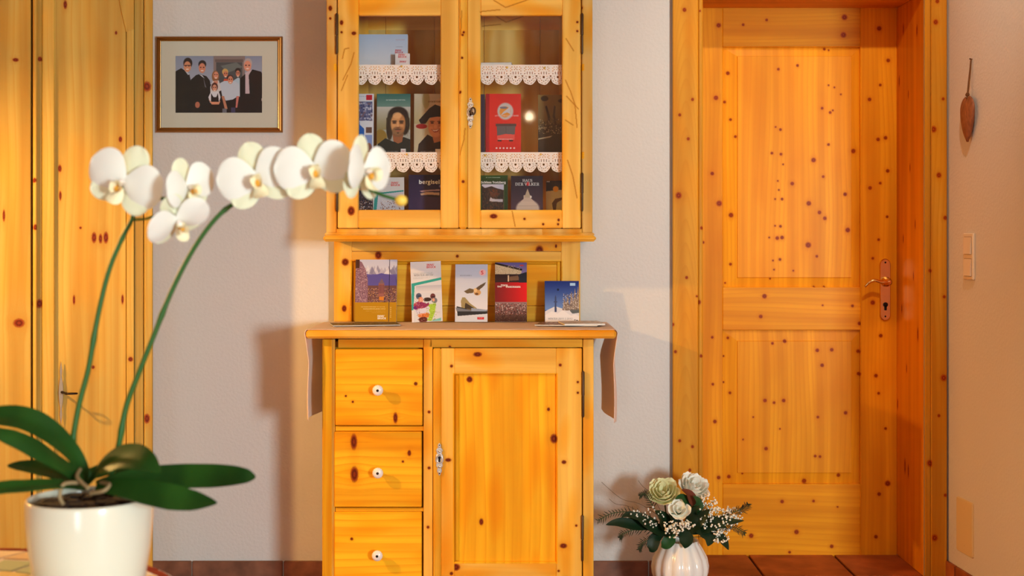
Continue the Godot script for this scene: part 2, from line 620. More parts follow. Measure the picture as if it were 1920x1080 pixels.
func materials() -> void:
	noise_a.seed = 4
	noise_a.frequency = 1.0
	var pl := flat(rgb8(222, 215, 208), 0.92, 0.0, 0.25)
	pl.heightmap_enabled = true
	pl.heightmap_texture = noise_tex(0.06, 512, 9, 4)
	pl.heightmap_scale = 0.08
	pl.uv1_triplanar = true
	pl.uv1_world_triplanar = true
	pl.uv1_scale = Vector3(2.2, 2.2, 2.2)
	mats.plaster = pl
	mats.ceiling = flat(rgb8(228, 212, 190), 0.9)
	mats.cladding = flat(rgb8(188, 146, 96), 0.6)      # pine boarding of the parts of the hall behind the camera
	var g := Gradient.new()
	g.set_color(0, rgb8(140, 68, 28)); g.set_color(1, rgb8(196, 112, 58))
	mats.tiles = []
	for k in 3:
		var m := flat(Color(1, 1, 1), 0.55, 0.0, 0.4)
		var t := noise_tex(0.012, 256, 21 + k, 4)
		t.color_ramp = g
		m.albedo_texture = t
		m.uv1_triplanar = true
		m.uv1_world_triplanar = true
		m.uv1_scale = Vector3(1.7, 1.7, 1.7)
		m.albedo_color = [Color(1, 1, 1), Color(0.92, 0.9, 0.9), Color(1, 0.95, 0.9)][k]
		mats.tiles.append(m)
	mats.grout = flat(rgb8(120, 95, 78), 0.95)
	mats.skirting = []
	var g2 := Gradient.new()
	g2.set_color(0, rgb8(104, 62, 42)); g2.set_color(1, rgb8(160, 100, 70))
	for k in 2:
		var m := flat(Color(1, 1, 1), 0.5)
		var t := noise_tex(0.015, 256, 31 + k, 4)
		t.color_ramp = g2
		m.albedo_texture = t
		m.uv1_triplanar = true
		m.uv1_world_triplanar = true
		m.uv1_scale = Vector3(2.3, 2.3, 2.3)
		mats.skirting.append(m)
	mats.iron = flat(rgb8(88, 66, 46), 0.5, 0.7)
	mats.dark_iron = flat(rgb8(40, 30, 26), 0.45, 0.8)
	mats.silver = flat(rgb8(214, 208, 196), 0.32, 0.85)
	mats.black = flat(rgb8(14, 11, 10), 0.8)
	mats.brass = flat(rgb8(226, 186, 120), 0.16, 1.0)
	mats.pin = flat(rgb8(240, 202, 96), 0.3, 0.35)
	mats.gold = flat(rgb8(168, 112, 52), 0.3, 0.85)
	mats.gold_bright = flat(rgb8(232, 190, 120), 0.25, 0.9)
	mats.china = flat(rgb8(245, 240, 232), 0.12)
	mats.paper = flat(rgb8(238, 232, 222), 0.7)
	mats.white = flat(rgb8(246, 243, 238), 0.6)
	mats.red = flat(rgb8(214, 30, 34), 0.5)
	mats.grey_ink = flat(rgb8(150, 146, 144), 0.6)
	mats.teal = flat(rgb8(40, 150, 140), 0.5)
	mats.linen = flat(rgb8(250, 236, 226), 0.9, 0.0, 0.2)
	mats.linen.backlight_enabled = true
	mats.linen.backlight = Color(0.8, 0.73, 0.66)
	mats.lace = flat(rgb8(244, 234, 222), 0.9, 0.0, 0.2)
	mats.glass = StandardMaterial3D.new()
	mats.glass.transparency = BaseMaterial3D.TRANSPARENCY_ALPHA
	mats.glass.albedo_color = Color(1, 1, 1, 0.006)
	mats.glass.roughness = 0.02
	mats.glass.metallic_specular = 0.28

func room() -> void:
	var wall := setting("wall_back", Vector3(0, 0, 0))
	# the back wall in pieces round the door opening
	var xl := 0.640
	var xr := 1.412
	var top := at(1500, -28, -0.31).y
	for r in [[-2.7, xl, 0.0, 2.55], [xl, xr, top, 2.55], [xr, 2.3, 0.0, 2.55]]:
		part(wall, "wall_piece", boxmesh(Vector3(r[1] - r[0], r[3] - r[2], 0.34), 0.0), mats.plaster, Vector3((r[0] + r[1]) / 2, (r[2] + r[3]) / 2, -0.17))
	# the right wall leans a little away from square and ends where the hall widens
	var rw := setting("wall_right", Vector3(1.48, 0, 0))
	rw.rotation.y = atan(0.06)
	part(rw, "plaster", boxmesh(Vector3(0.2, 2.55, 0.76), 0.0), mats.plaster, Vector3(0.1, 1.275, 0.38), true)
	var rf := setting("wall_side", Vector3(4.6, 0, 0))
	part(rf, "pine_boarding", boxmesh(Vector3(0.2, 2.55, 8.0), 0.0), mats.cladding, Vector3(0.1, 1.275, 4.4), true)
	part(rf, "pine_boarding", boxmesh(Vector3(3.0, 2.55, 0.2), 0.0), mats.cladding, Vector3(-1.42, 1.275, 0.64), true)
	var lw := setting("wall_left", Vector3(-2.7, 0, 0))
	part(lw, "pine_boarding", boxmesh(Vector3(0.2, 2.55, 8.8), 0.0), mats.cladding, Vector3(-0.1, 1.275, 4.1), true)
	# the wall behind the camera steps back on the right; each part has a window
	var bw := setting("wall_rear", Vector3(0, 0, 0))
	var w1 := [-0.95, -0.47, 0.03, 1.2, 5.7]
	var w2 := [3.20, 4.15, 0.75, 1.95, 8.2]
	for r in [[-2.9, w1[0], 0, 2.55, 5.7], [w1[1], 0.9, 0, 2.55, 5.7], [w1[0], w1[1], 0, w1[2], 5.7], [w1[0], w1[1], w1[3], 2.55, 5.7], [0.7, w2[0], 0, 2.55, 8.2], [w2[1], 4.8, 0, 2.55, 8.2], [w2[0], w2[1], 0, w2[2], 8.2], [w2[0], w2[1], w2[3], 2.55, 8.2]]:
		part(bw, "wall_piece", boxmesh(Vector3(r[1] - r[0], r[3] - r[2], 0.25), 0.0), mats.cladding, Vector3((r[0] + r[1]) / 2, (r[2] + r[3]) / 2, r[4] + 0.125), true)
	part(bw, "wall_piece", boxmesh(Vector3(0.2, 2.55, 2.26), 0.0), mats.cladding, Vector3(0.8, 1.275, 7.08), true)
	for k in 2:
		var q: Array = [w1, w2][k]
		var win := setting("window_%d" % (k + 1), Vector3((q[0] + q[1]) / 2, q[2], q[4] + 0.1))
		var ww: float = q[1] - q[0]
		var wh: float = q[3] - q[2]
		part(win, "pane", boxmesh(Vector3(ww - 0.05, wh - 0.05, 0.006), 0.0), mats.glass, Vector3(0, wh / 2, 0.04), true)
		for sd in [-1, 1]:
			part(win, "window_frame", boxmesh(Vector3(0.03, wh, 0.05)), mats.white, Vector3(sd * (ww / 2 - 0.015), wh / 2, 0.04), true)
			part(win, "window_frame", boxmesh(Vector3(ww - 0.06, 0.03, 0.05)), mats.white, Vector3(0, wh / 2 + sd * (wh / 2 - 0.015), 0.04), true)
		# the daylight that comes in through it
		var al := AreaLight3D.new()
		al.name = "window_daylight"
		win.add_child(al)
		al.position = Vector3(0, wh / 2, -0.11)
		al.look_at_from_position(al.global_position, Vector3(-3.0, 1.15, 2.0) if k else Vector3(-0.7, 0.7, 0.0), Vector3.UP)
		al.area_size = Vector2(ww - 0.06, wh - 0.06)
		al.area_normalize_energy = true
		al.light_energy = WINDOW_E if k else WINDOW_B
		al.light_color = Color(0.875, 0.975, 1.0)
		al.area_range = 14.0
		al.shadow_enabled = true
	var ce := setting("ceiling", Vector3(0, 2.55, 4.0))
	part(ce, "plaster", boxmesh(Vector3(7.9, 0.2, 9.2), 0.0), mats.ceiling, Vector3(0.95, 0.1, 0), true)
	# floor: a mortar bed with terracotta tiles set on it
	var fl := setting("floor", Vector3(0, 0, 0))
	part(fl, "mortar_bed", boxmesh(Vector3(7.9, 0.1, 9.2), 0.0), mats.grout, Vector3(0.95, -0.061, 4.0))
	var tm := []
	for k in 2:
		tm.append(boxmesh(Vector3(0.304 - 0.001 * k, 0.01, 0.304), 0.002))
	for i in range(-8, 4):
		for j in range(-1, 9):
			var x := 0.858 + 0.312 * i + 0.156
			var z := -0.002 + 0.312 * j + 0.156
			if j == -1 and (x < 0.6 or x > 1.5):
				continue
			part(fl, "tile", tm[(i + j + 20) % 2], mats.tiles[(i * 7 + j * 5 + 70) % 3], Vector3(x, -0.005 + 0.0006 * ((i * 3 + j + 40) % 3), z))
	var bed := part(fl, "tile", boxmesh(Vector3(7.7, 0.01, 5.5), 0.0), mats.tiles[0], Vector3(0.95, -0.006, 5.565))
	bed.name = "far_tiles"
	bed.set_meta("kind", "stuff")
	# terracotta skirting
	var sk := setting("baseboard_back", Vector3(0, 0, 0))
	var sh := EYE_Y - (1051.0 - HORIZON) * EYE_Z / FOCAL
	var x := at(191, 0, 0).x
	while x < 0.5:
		var x2 := minf(x + 0.306, at(1255, 0, 0).x - 0.001)
		part(sk, "skirting_tile", boxmesh(Vector3(x2 - x, sh, 0.01), 0.002), mats.skirting[int(absf(x * 10)) % 2], Vector3((x + x2) / 2, sh / 2, 0.0052))
		x += 0.3105
	var sr := setting("baseboard_right", Vector3(1.48, 0, 0))
	sr.rotation.y = atan(0.06)
	for k in 3:
		part(sr, "skirting_tile", boxmesh(Vector3(0.012, sh + 0.004, 0.305), 0.002), mats.tiles[k % 3], Vector3(-0.006, (sh + 0.004) / 2, 0.012 + 0.153 + 0.31 * k - (0.22 if k == 0 else 0.22)) if k else Vector3(-0.006, (sh + 0.004) / 2, 0.052), true)
	sr.get_child(0).scale.z = 0.28

func red_pine(x0: float, y1: float, w: float, h: float, sd: int) -> Wood:
	var wd := Wood.new(x0, y1, w, h, sd, 0.0016)
	wd.base = rgb8(238, 153, 24)
	wd.dark = rgb8(196, 92, 8)
	wd.knot_color = rgb8(124, 46, 8)
	wd.strength = 0.55
	wd.stain_color = rgb8(226, 132, 12)
	wd.mat.roughness = 0.36
	wd.mat.metallic_specular = 0.2
	return wd

func yellow_pine(x0: float, y1: float, w: float, h: float, sd: int, texel := 0.0015) -> Wood:
	var wd := Wood.new(x0, y1, w, h, sd, texel)
	wd.base = rgb8(244, 176, 32)
	wd.dark = rgb8(202, 104, 6)
	wd.stain_color = rgb8(238, 142, 8)
	wd.blotch = 1.0
	wd.knot_color = rgb8(96, 36, 12)
	wd.strength = 0.75
	return wd

func door() -> void:
	var z := -0.31                        # the face of the door leaf
	var a := at(1240, -60, z)
	var wd := red_pine(0.5, a.y, 1.05, a.y + 0.01, 51)
	for k in [[1347, 47, 5], [1342, 183, 5], [1335, 325, 4], [1348, 381, 6], [1318, 454, 3], [1335, 632, 3], [1336, 720, 3], [1340, 790, 4], [1347, 895, 4],
		[1583, 32, 6], [1581, 65, 6], [1393, 46, 3], [1437, 37, 3], [1648, 53, 5], [1665, 113, 4], [1650, 159, 3], [1630, 186, 4], [1646, 261, 4], [1660, 258, 4], [1664, 320, 4], [1650, 343, 3], [1631, 352, 4], [1663, 406, 3], [1647, 449, 3], [1636, 567, 5], [1651, 629, 4], [1642, 704, 4], [1647, 737, 3], [1660, 803, 3], [1664, 906, 6], [1648, 926, 4], [1642, 1006, 4], [1636, 484, 3],
		[1433, 555, 5], [1426, 593, 4], [1611, 606, 4], [1598, 573, 3], [1542, 572, 2],
		[1364, 137, 4], [1358, 191, 3], [1369, 224, 3], [1378, 256, 3], [1370, 403, 5], [1369, 495, 3], [1458, 130, 3], [1494, 123, 3], [1545, 92, 3], [1553, 94, 2], [1552, 160, 2], [1563, 164, 2], [1575, 177, 2], [1540, 203, 3], [1555, 211, 3], [1560, 207, 2], [1453, 238, 2], [1462, 243, 3], [1552, 271, 3], [1599, 283, 5], [1446, 287, 3], [1463, 289, 3], [1524, 300, 5], [1467, 308, 2], [1542, 331, 3], [1457, 339, 2], [1484, 344, 4], [1459, 356, 2], [1583, 364, 4], [1452, 373, 2], [1465, 373, 3], [1515, 381, 5], [1535, 398, 4], [1545, 409, 4], [1452, 423, 2], [1462, 424, 3], [1588, 431, 5], [1441, 445, 2], [1456, 446, 4], [1465, 445, 4], [1514, 459, 6], [1530, 480, 3], [1448, 488, 2], [1461, 486, 3], [1450, 505, 2], [1486, 507, 2], [1525, 537, 2], [1544, 537, 2], [1359, 530, 2], [1443, 522, 2],
		[1364, 633, 3], [1470, 639, 4], [1447, 643, 3], [1531, 656, 4], [1558, 655, 4], [1608, 658, 4], [1356, 667, 2], [1540, 684, 4], [1609, 700, 4], [1356, 716, 2], [1368, 736, 3], [1433, 750, 4], [1450, 754, 3], [1468, 750, 4], [1584, 773, 4], [1532, 781, 3], [1411, 781, 2], [1461, 803, 2], [1392, 823, 2], [1435, 840, 4], [1527, 854, 3], [1536, 855, 3], [1366, 893, 4], [1391, 887, 2], [1507, 901, 5], [1571, 890, 4],
		[1466, 940, 4], [1525, 939, 3], [1408, 1004, 5], [1493, 997, 5], [1559, 1024, 4], [1570, 950, 2], [1480, 1035, 3]]:
		wd.knots.append([k[0], k[1], k[2] * 0.8, 1.0])
	var leaf := setting("door_1", at(1490, 1040, z))
	board(leaf, "stile", wd, 1297, 12, 1355, 1045.6, z, 0.04, true, {"rings": 60.0, "tone": -0.02}, 0.002)
	board(leaf, "stile", wd, 1613, 12, 1682, 1045.6, z, 0.04, true, {"rings": 60.0}, 0.002)
	board(leaf, "rail", wd, 1355, 12, 1613, 88, z, 0.04, false, {"rings": 70.0, "tone": -0.03}, 0.002)
	board(leaf, "rail", wd, 1355, 538, 1613, 619, z, 0.04, false, {"rings": 60.0}, 0.002)
	board(leaf, "rail", wd, 1355, 907, 1613, 1045.6, z, 0.04, false, {"rings": 50.0}, 0.002)
	field_panel(leaf, "panel", wd, [1355, 88, 1613, 538], [1383, 106, 1596, 520], z - 0.012, z - 0.003, true, {"rings": 60.0, "tone": 0.03})
	field_panel(leaf, "panel", wd, [1355, 619, 1613, 907], [1383, 640, 1596, 886], z - 0.012, z - 0.003, true, {"rings": 60.0})
	# brass lever handle on a long plate
	var h := Node3D.new()
	h.name = "handle_set"
	leaf.add_child(h, true)
	h.global_position = at(1659, 543, z)
	var u := (EYE_Z - z) / FOCAL
	var pl := PackedVector2Array()
	for k in 24:
		var t := TAU * k / 24
		pl.append(Vector2(cos(t) * 10.5 * u, sin(t) * 12 * u + (46 * u if sin(t) >= 0 else -46 * u)))
	var mb := MB.new()
	mb.slab(pl, 0.008, 0.008, 0.003)
	part(h, "back_plate", mb.done(), mats.brass, Vector3.ZERO, true)
	mb = MB.new()
	mb.tube([Vector3(0, 15 * u, 0.006), Vector3(0, 15 * u, 0.022), Vector3(0, 15 * u, 0.03), Vector3(0, 15 * u, 0.05), Vector3(0, 15 * u, 0.056)], [0.018, 0.018, 0.012, 0.013, 0.008], 20)
	part(h, "lever_neck", mb.done(), mats.brass, Vector3.ZERO, true)
	mb = MB.new()
	mb.tube(curve([Vector3(0.004, 15 * u, 0.05), Vector3(-0.012, 14 * u, 0.052), Vector3(-0.03, 15 * u, 0.053), Vector3(-0.052, 18 * u, 0.054), Vector3(-0.072, 14 * u, 0.053), Vector3(-0.086, 6 * u, 0.05)], 26), [0.008, 0.008, 0.0075, 0.007, 0.007, 0.007, 0.007, 0.0068, 0.0066, 0.0064, 0.0062, 0.006, 0.006, 0.006, 0.006, 0.006, 0.006, 0.006, 0.0058, 0.0056, 0.0054, 0.0052, 0.005, 0.0048, 0.0045, 0.004], 12)
	part(h, "lever", mb.done(), mats.brass, Vector3.ZERO, true)
	mb = MB.new()
	mb.tube([Vector3(0, -28 * u, 0.004), Vector3(0, -28 * u, 0.0125)], [0.009, 0.0085], 18)
	mb.box(Vector3(0, -33.5 * u, 0.008), Vector3(0.009, 0.02, 0.009), 0.002)
	part(h, "lock_cylinder", mb.done(), mats.dark_iron, Vector3.ZERO, true)
	for s in [51.0, -50.0]:
		mb = MB.new()
		mb.ball(Vector3(0, s * u, 0.008), Vector3(0.0035, 0.0035, 0.0016))
		part(h, "screw", mb.done(), mats.dark_iron, Vector3.ZERO, true)
	wd.finish()
	# casing round the opening and the deep reveal
	var wc := red_pine(0.5, 2.3, 1.05, 2.32, 77)
	wc.base = rgb8(208, 140, 40)
	wc.dark = rgb8(172, 92, 14)
	for k in [[1283, 18, 4], [1298, 186, 3], [1274, 215, 3], [1290, 260, 3], [1272, 366, 6], [1312, 20, 2], [1287, 520, 3], [1306, 555, 2], [1310, 566, 4], [1261, 608, 3], [1266, 659, 3], [1260, 710, 5], [1298, 837, 3], [1293, 881, 3], [1315, 427, 3], [1314, 667, 3], [1320, 898, 4], [1274, 826, 3],
		[1754, 41, 5], [1757, 2, 4], [1768, 185, 3], [1750, 242, 6], [1760, 328, 5], [1772, 408, 4], [1769, 708, 6], [1760, 779, 3], [1743, 868, 6], [1772, 928, 3], [1752, 1008, 6], [1770, 556, 3], [1743, 507, 3]]:
		wc.knots.append([k[0], k[1], k[2] * 0.85, 1.1])
	var cs := setting("trim_1", at(1500, 1077, 0.0))
	board(cs, "casing_board", wc, 1261, -64, 1309, 1083.5, 0.022, 0.022, true, {"rings": 45.0, "arch": [at(1285, 0, 0).x, at(0, 720, 0).y, 0.55], "k": 0.8, "tone": 0.06}, 0.003)
	board(cs, "casing_board", wc, 1746, -64, 1776, 1083.5, 0.022, 0.022, true, {"rings": 60.0, "tone": -0.03}, 0.003)
	board(cs, "casing_board", wc, 1309, -64, 1746, -12, 0.022, 0.022, false, {"rings": 60.0}, 0.003)
	board(cs, "casing_bead", wc, 1309, -12, 1318, 1082, 0.016, 0.016, true, {"rings": 60.0}, 0.004)
	board(cs, "casing_bead", wc, 1734, -12, 1746, 1082, 0.016, 0.016, true, {"rings": 60.0, "tone": -0.04}, 0.004)
	wc.finish()
	# reveal boards: grain along their length, mapped over depth
	var wj := red_pine(-0.33, 2.3, 0.8, 2.32, 91)
	wj.base = rgb8(222, 136, 20)
	var jks := []
	for k in [[-0.22, 1.9, 5], [-0.06, 1.87, 5], [-0.27, 1.72, 5], [-0.16, 1.66, 4], [-0.14, 1.4, 4], [-0.22, 1.15, 4], [-0.1, 1.02, 4], [-0.05, 0.82, 6], [-0.18, 0.69, 4], [-0.29, 0.55, 5], [-0.2, 0.34, 7], [-0.16, 0.33, 6], [-0.08, 1.2, 4], [-0.24, 0.9, 4]]:
		jks.append([k[0], k[1], k[2] * 0.0012, 3.0])
	wj.paint(-0.33, 2.3, 0.02, 0.0, true, {"rings": 60.0}, jks)
	wj.paint(0.02, 2.3, 0.45, 0.0, true, {"rings": 60.0}, [])
	var topy := at(1500, 15, z).y
	var sizes := [[Vector3(0.02, topy, 0.32), Vector3(at(1681.5, 0, z).x + 0.010, topy / 2, -0.156)], [Vector3(0.02, topy, 0.32), Vector3(at(1318, 0, 0.016).x - 0.010, topy / 2, -0.156)]]
	for sp in sizes:
		var mb2 := MB.new()
		var c: Vector3 = sp[1]
		mb2.box(Vector3.ZERO, sp[0], 0.002, func(p: Vector3): return Vector2((p.z + c.z + 0.33 + absf(p.x)) / (wj.w * wj.tex), (2.3 - p.y - c.y) / (wj.h * wj.tex)))
		part(cs, "reveal_board", mb2.done(), wj.mat, c)
	var cx := (at(1681.5, 0, z).x + at(1318, 0, 0.016).x) / 2
	var mb3 := MB.new()
	mb3.box(Vector3.ZERO, Vector3(at(1681.5, 0, z).x - at(1318, 0, 0.016).x + 0.04, 0.02, 0.32), 0.002, func(p: Vector3): return Vector2((p.z + 0.5) / (wj.w * wj.tex), (p.x + 1.0) / (wj.h * wj.tex)))
	part(cs, "reveal_board", mb3.done(), wj.mat, Vector3(cx, topy + 0.010, -0.156))
	wj.finish()

func wardrobe() -> void:
	# it stands in the corner, turned a little towards the room; built square, then turned about its right front edge
	var z := 0.40
	var x0 := at(-330, 0, z).x
	var top := 2.3
	var wd := yellow_pine(x0 - 0.02, top, at(287, 0, z).x - x0 + 0.06, top, 130, 0.0017)
	wd.base = rgb8(188, 152, 70)
	wd.dark = rgb8(176, 108, 26)
	wd.stain_color = rgb8(206, 140, 38)
	wd.blotch = 0.5
	wd.strength = 0.6
	for k in [[33, 121, 5, 0.6], [64, 340, 4, 1.0], [66, 426, 4, 1.2], [75, 566, 6, 1.2], [39, 601, 9, 0.8], [76, 118, 4, 1.0], [275, 162, 7, 1.2], [275, 784, 5, 1.6], [244, 672, 4, 1.0], [177, 445, 4, 2.2], [189, 447, 3, 2.6], [199, 445, 4, 2.4], [114, 318, 3, 2.0], [152, 427, 2, 1.0], [226, 262, 3, 1.6], [218, 64, 2, 1.6], [124, 16, 3, 2.4], [12, 405, 2, 5.0], [230, 560, 2, 4.0], [175, 685, 3, 1.0], [140, 560, 2, 4.0], [115, 368, 2, 4.0]]:
		wd.knots.append(k)
	var o := thing("corner_wardrobe", Vector3(at(287, 0, z).x, 0, z), "tall honey-coloured pine wardrobe with arched door panel, left of the framed photograph", "wardrobe")
	board(o, "side_post", wd, 270.5, -190, 287, 1120, z - 0.001, 0.37, true, {"rings": 60.0, "sd": 2.0}, 0.003)
	board(o, "corner_post", wd, 252, -190, 269.5, 1120, z - 0.004, 0.05, true, {"rings": 60.0, "tone": -0.07, "sd": 3.0}, 0.002)
	board(o, "back_panel", wd, -330, -190, 269, 1120, z - 0.03, 0.02, true, {"tone": -0.1}, 0.002)
	board(o, "plinth", wd, -330, 1080, 252, 1140, z - 0.004, 0.02, false, {}, 0.002)
	board(o, "cornice", wd, -340, -200, 289, -150, z + 0.02, 0.39, false, {}, 0.006)
	# right leaf: frame with an arch on its inner side, panel behind, closing strip
	var d := Node3D.new()
	d.name = "wardrobe_door"
	o.add_child(d, true)
	d.global_position = at(165, 1080, z)
	board(d, "panel", wd, 104, -150, 237, 1080, z - 0.006, 0.012, true, {"rings": 42.0, "sd": 31.0, "tone": 0.02}, 0.001)
	board(d, "hinge_stile", wd, 237, 56, 251, 1080, z, 0.02, true, {"rings": 80.0, "sd": 9.0, "tone": 0.03}, 0.0015)
	# the spandrel above the stile, its inner edge curved
	var sp := PackedVector2Array()
	var ctr := at(178, -60, z)
	for q in [[251, 60], [251, -150]]:
		var w := at(q[0], q[1], z)
		sp.append(Vector2(w.x - ctr.x, w.y - ctr.y))
	for q in [[205, -150], [216, -60], [221, -10], [226, 20], [232, 45], [236, 62]]:
		var w := at(q[0], q[1], z)
		sp.append(Vector2(w.x - ctr.x, w.y - ctr.y))
	wd.paint(at(237.5, 0, z).x, at(0, -150, z).y, at(252, 0, z).x, at(0, 56, z).y, true, {"rings": 80.0, "sd": 14.0}, [])
	var smb := MB.new()
	smb.slab(sp, 0.0, 0.02, 0.0015)
	var spm := smb.done()
	part(d, "arched_spandrel", uv_from_world(spm, ctr, wd), wd.mat, ctr)
	board(d, "lock_stile", wd, 80, -150, 104, 1080, z + 0.004, 0.024, true, {"rings": 70.0, "sd": 22.0, "tone": 0.08}, 0.004)
	board(d, "closing_bead", wd, 62, -150, 71, 1080, z + 0.014, 0.02, true, {"rings": 70.0, "sd": 24.0, "tone": 0.05}, 0.005)
	board(d, "closing_strip", wd, 71, -150, 80, 1080, z + 0.004, 0.02, true, {"rings": 70.0, "sd": 25.0, "tone": -0.04}, 0.002)
	# iron escutcheon with key
	var e := MB.new()
	var ep := PackedVector2Array()
	var u := (EYE_Z - z) / FOCAL
	for q in [[0, -58], [2.6, -40], [1.6, -30], [3.6, -16], [4.6, 0], [3.6, 16], [1.6, 30], [2.6, 40], [0, 58], [-2.6, 40], [-1.6, 30], [-3.6, 16], [-4.6, 0], [-3.6, -16], [-1.6, -30], [-2.6, -40]]:
		ep.append(Vector2(q[0] * u, q[1] * u))
	e.slab(ep, 0.002, 0.002, 0.0008)
	part(d, "escutcheon", e.done(), flat(rgb8(150, 132, 110), 0.5, 0.6), at(115.5, 731, z + 0.001))
	e = MB.new()
	e.tube([Vector3(0, 0, 0), Vector3(0.008, 0, 0.022), Vector3(0.016, 0, 0.045)], [0.0042, 0.0034, 0.0034], 10)
	var ring := []
	for k in 17:
		var t := TAU * k / 16
		ring.append(Vector3(0.030, 0.0, 0.050) + Vector3(0.017 * cos(t), 0.0008 * sin(t), 0.010 * sin(t)))
	e.tube(ring, [0.003], 8, false)
	part(d, "key", e.done(), mats.dark_iron, at(117, 730, z + 0.002))
	# left leaf
	var d2 := Node3D.new()
	d2.name = "wardrobe_door"
	o.add_child(d2, true)
	d2.global_position = at(-100, 1080, z)
	board(d2, "meeting_stile", wd, -20, -150, 61, 1080, z, 0.022, true, {"rings": 50.0, "sd": 41.0, "tone": -0.02}, 0.002)
	board(d2, "panel", wd, -250, -150, -20, 1080, z - 0.006, 0.012, true, {"rings": 60.0, "sd": 47.0}, 0.001)
	board(d2, "hinge_stile", wd, -330, -150, -250, 1080, z, 0.022, true, {"rings": 60.0, "sd": 49.0}, 0.002)
	wd.finish()
	o.rotation.y = deg_to_rad(16.5)
	o.scale.x = 0.955

func uv_from_world(m: ArrayMesh, c: Vector3, wd: Wood) -> ArrayMesh:
	var arr := m.surface_get_arrays(0)
	var vs: PackedVector3Array = arr[Mesh.ARRAY_VERTEX]
	var uv := PackedVector2Array()
	for p in vs:
		uv.append(Vector2((p.x + c.x - wd.ox) / (wd.w * wd.tex), (wd.oy - p.y - c.y) / (wd.h * wd.tex)))
	arr[Mesh.ARRAY_TEX_UV] = uv
	var out := ArrayMesh.new()
	out.add_surface_from_arrays(Mesh.PRIMITIVE_TRIANGLES, arr)
	return out

func hinge_mesh(len_: float) -> ArrayMesh:
	var mb := MB.new()
	var h := len_ / 2
	mb.tube([Vector3(0, -h - 0.004, 0), Vector3(0, -h, 0), Vector3(0, -h * 0.1, 0)], [0.0022, 0.0038, 0.0038], 10)
	mb.tube([Vector3(0, -h * 0.06, 0), Vector3(0, h, 0), Vector3(0, h + 0.004, 0)], [0.0046, 0.0046, 0.002], 10)
	mb.box(Vector3(0.001, 0, -0.0035), Vector3(0.005, len_ * 0.96, 0.002), 0.0005)
	return mb.done()

# an ornate keyhole plate about 100 mm tall
func escutcheon_mesh(u: float, s := 1.0) -> ArrayMesh:
	var pts := PackedVector2Array()
	var right := [[0, -31], [2.2, -29], [2.6, -26], [4.4, -24], [5.0, -20], [3.6, -17], [6.0, -14], [6.6, -10], [5.4, -7], [7.6, -4], [8.0, 0], [7.4, 5], [6.8, 8], [4.6, 11], [5.6, 14], [6.6, 17], [5.0, 20], [3.0, 22], [3.6, 25], [2.6, 28], [0, 31]]
	for q in right:
		pts.append(Vector2(q[0] * u * s, q[1] * u))
	for i in range(right.size() - 2, 0, -1):
		pts.append(Vector2(-right[i][0] * u * s, right[i][1] * u))
	var mb := MB.new()
	mb.slab(pts, 0.003, 0.003, 0.0012)
	for q in [[0, 24, 2.0], [0, -24, 2.0], [0, 15, 2.4], [0, -14, 2.6], [3.6, -14, 1.4], [-3.6, -14, 1.4], [3.6, 16, 1.4], [-3.6, 16, 1.4]]:
		mb.ball(Vector3(q[0] * u, q[1] * u, 0.003), Vector3(q[2] * u, q[2] * u, 0.0018), 8, 5)
	var ring := []
	for k in 17:
		ring.append(Vector3(cos(TAU * k / 16) * 5.4 * u, 1.0 * u + sin(TAU * k / 16) * 7.4 * u, 0.0034))
	mb.tube(ring, [1.3 * u], 8, false)
	return mb.done()

func add_keyhole(parent: Node3D, called: String, where: Vector3, u: float) -> void:
	var e := part(parent, called, escutcheon_mesh(u), mats.silver, where)
	var mb := MB.new()
	mb.tube([Vector3(0, 3 * u, 0.002), Vector3(0, 3 * u, 0.0036)], [2.8 * u], 12)
	mb.box(Vector3(0, -1.5 * u, 0.0028), Vector3(3.6 * u, 8 * u, 0.0016), 0.0002)
	var k := part(parent, "keyhole", mb.done(), mats.black, where)
	for s in [26.5, -26.5]:
		mb = MB.new()
		mb.ball(Vector3(0, s * u, 0.0042), Vector3(1.2 * u, 1.2 * u, 0.001), 8, 5)
		part(parent, "nail", mb.done(), mats.dark_iron, where)

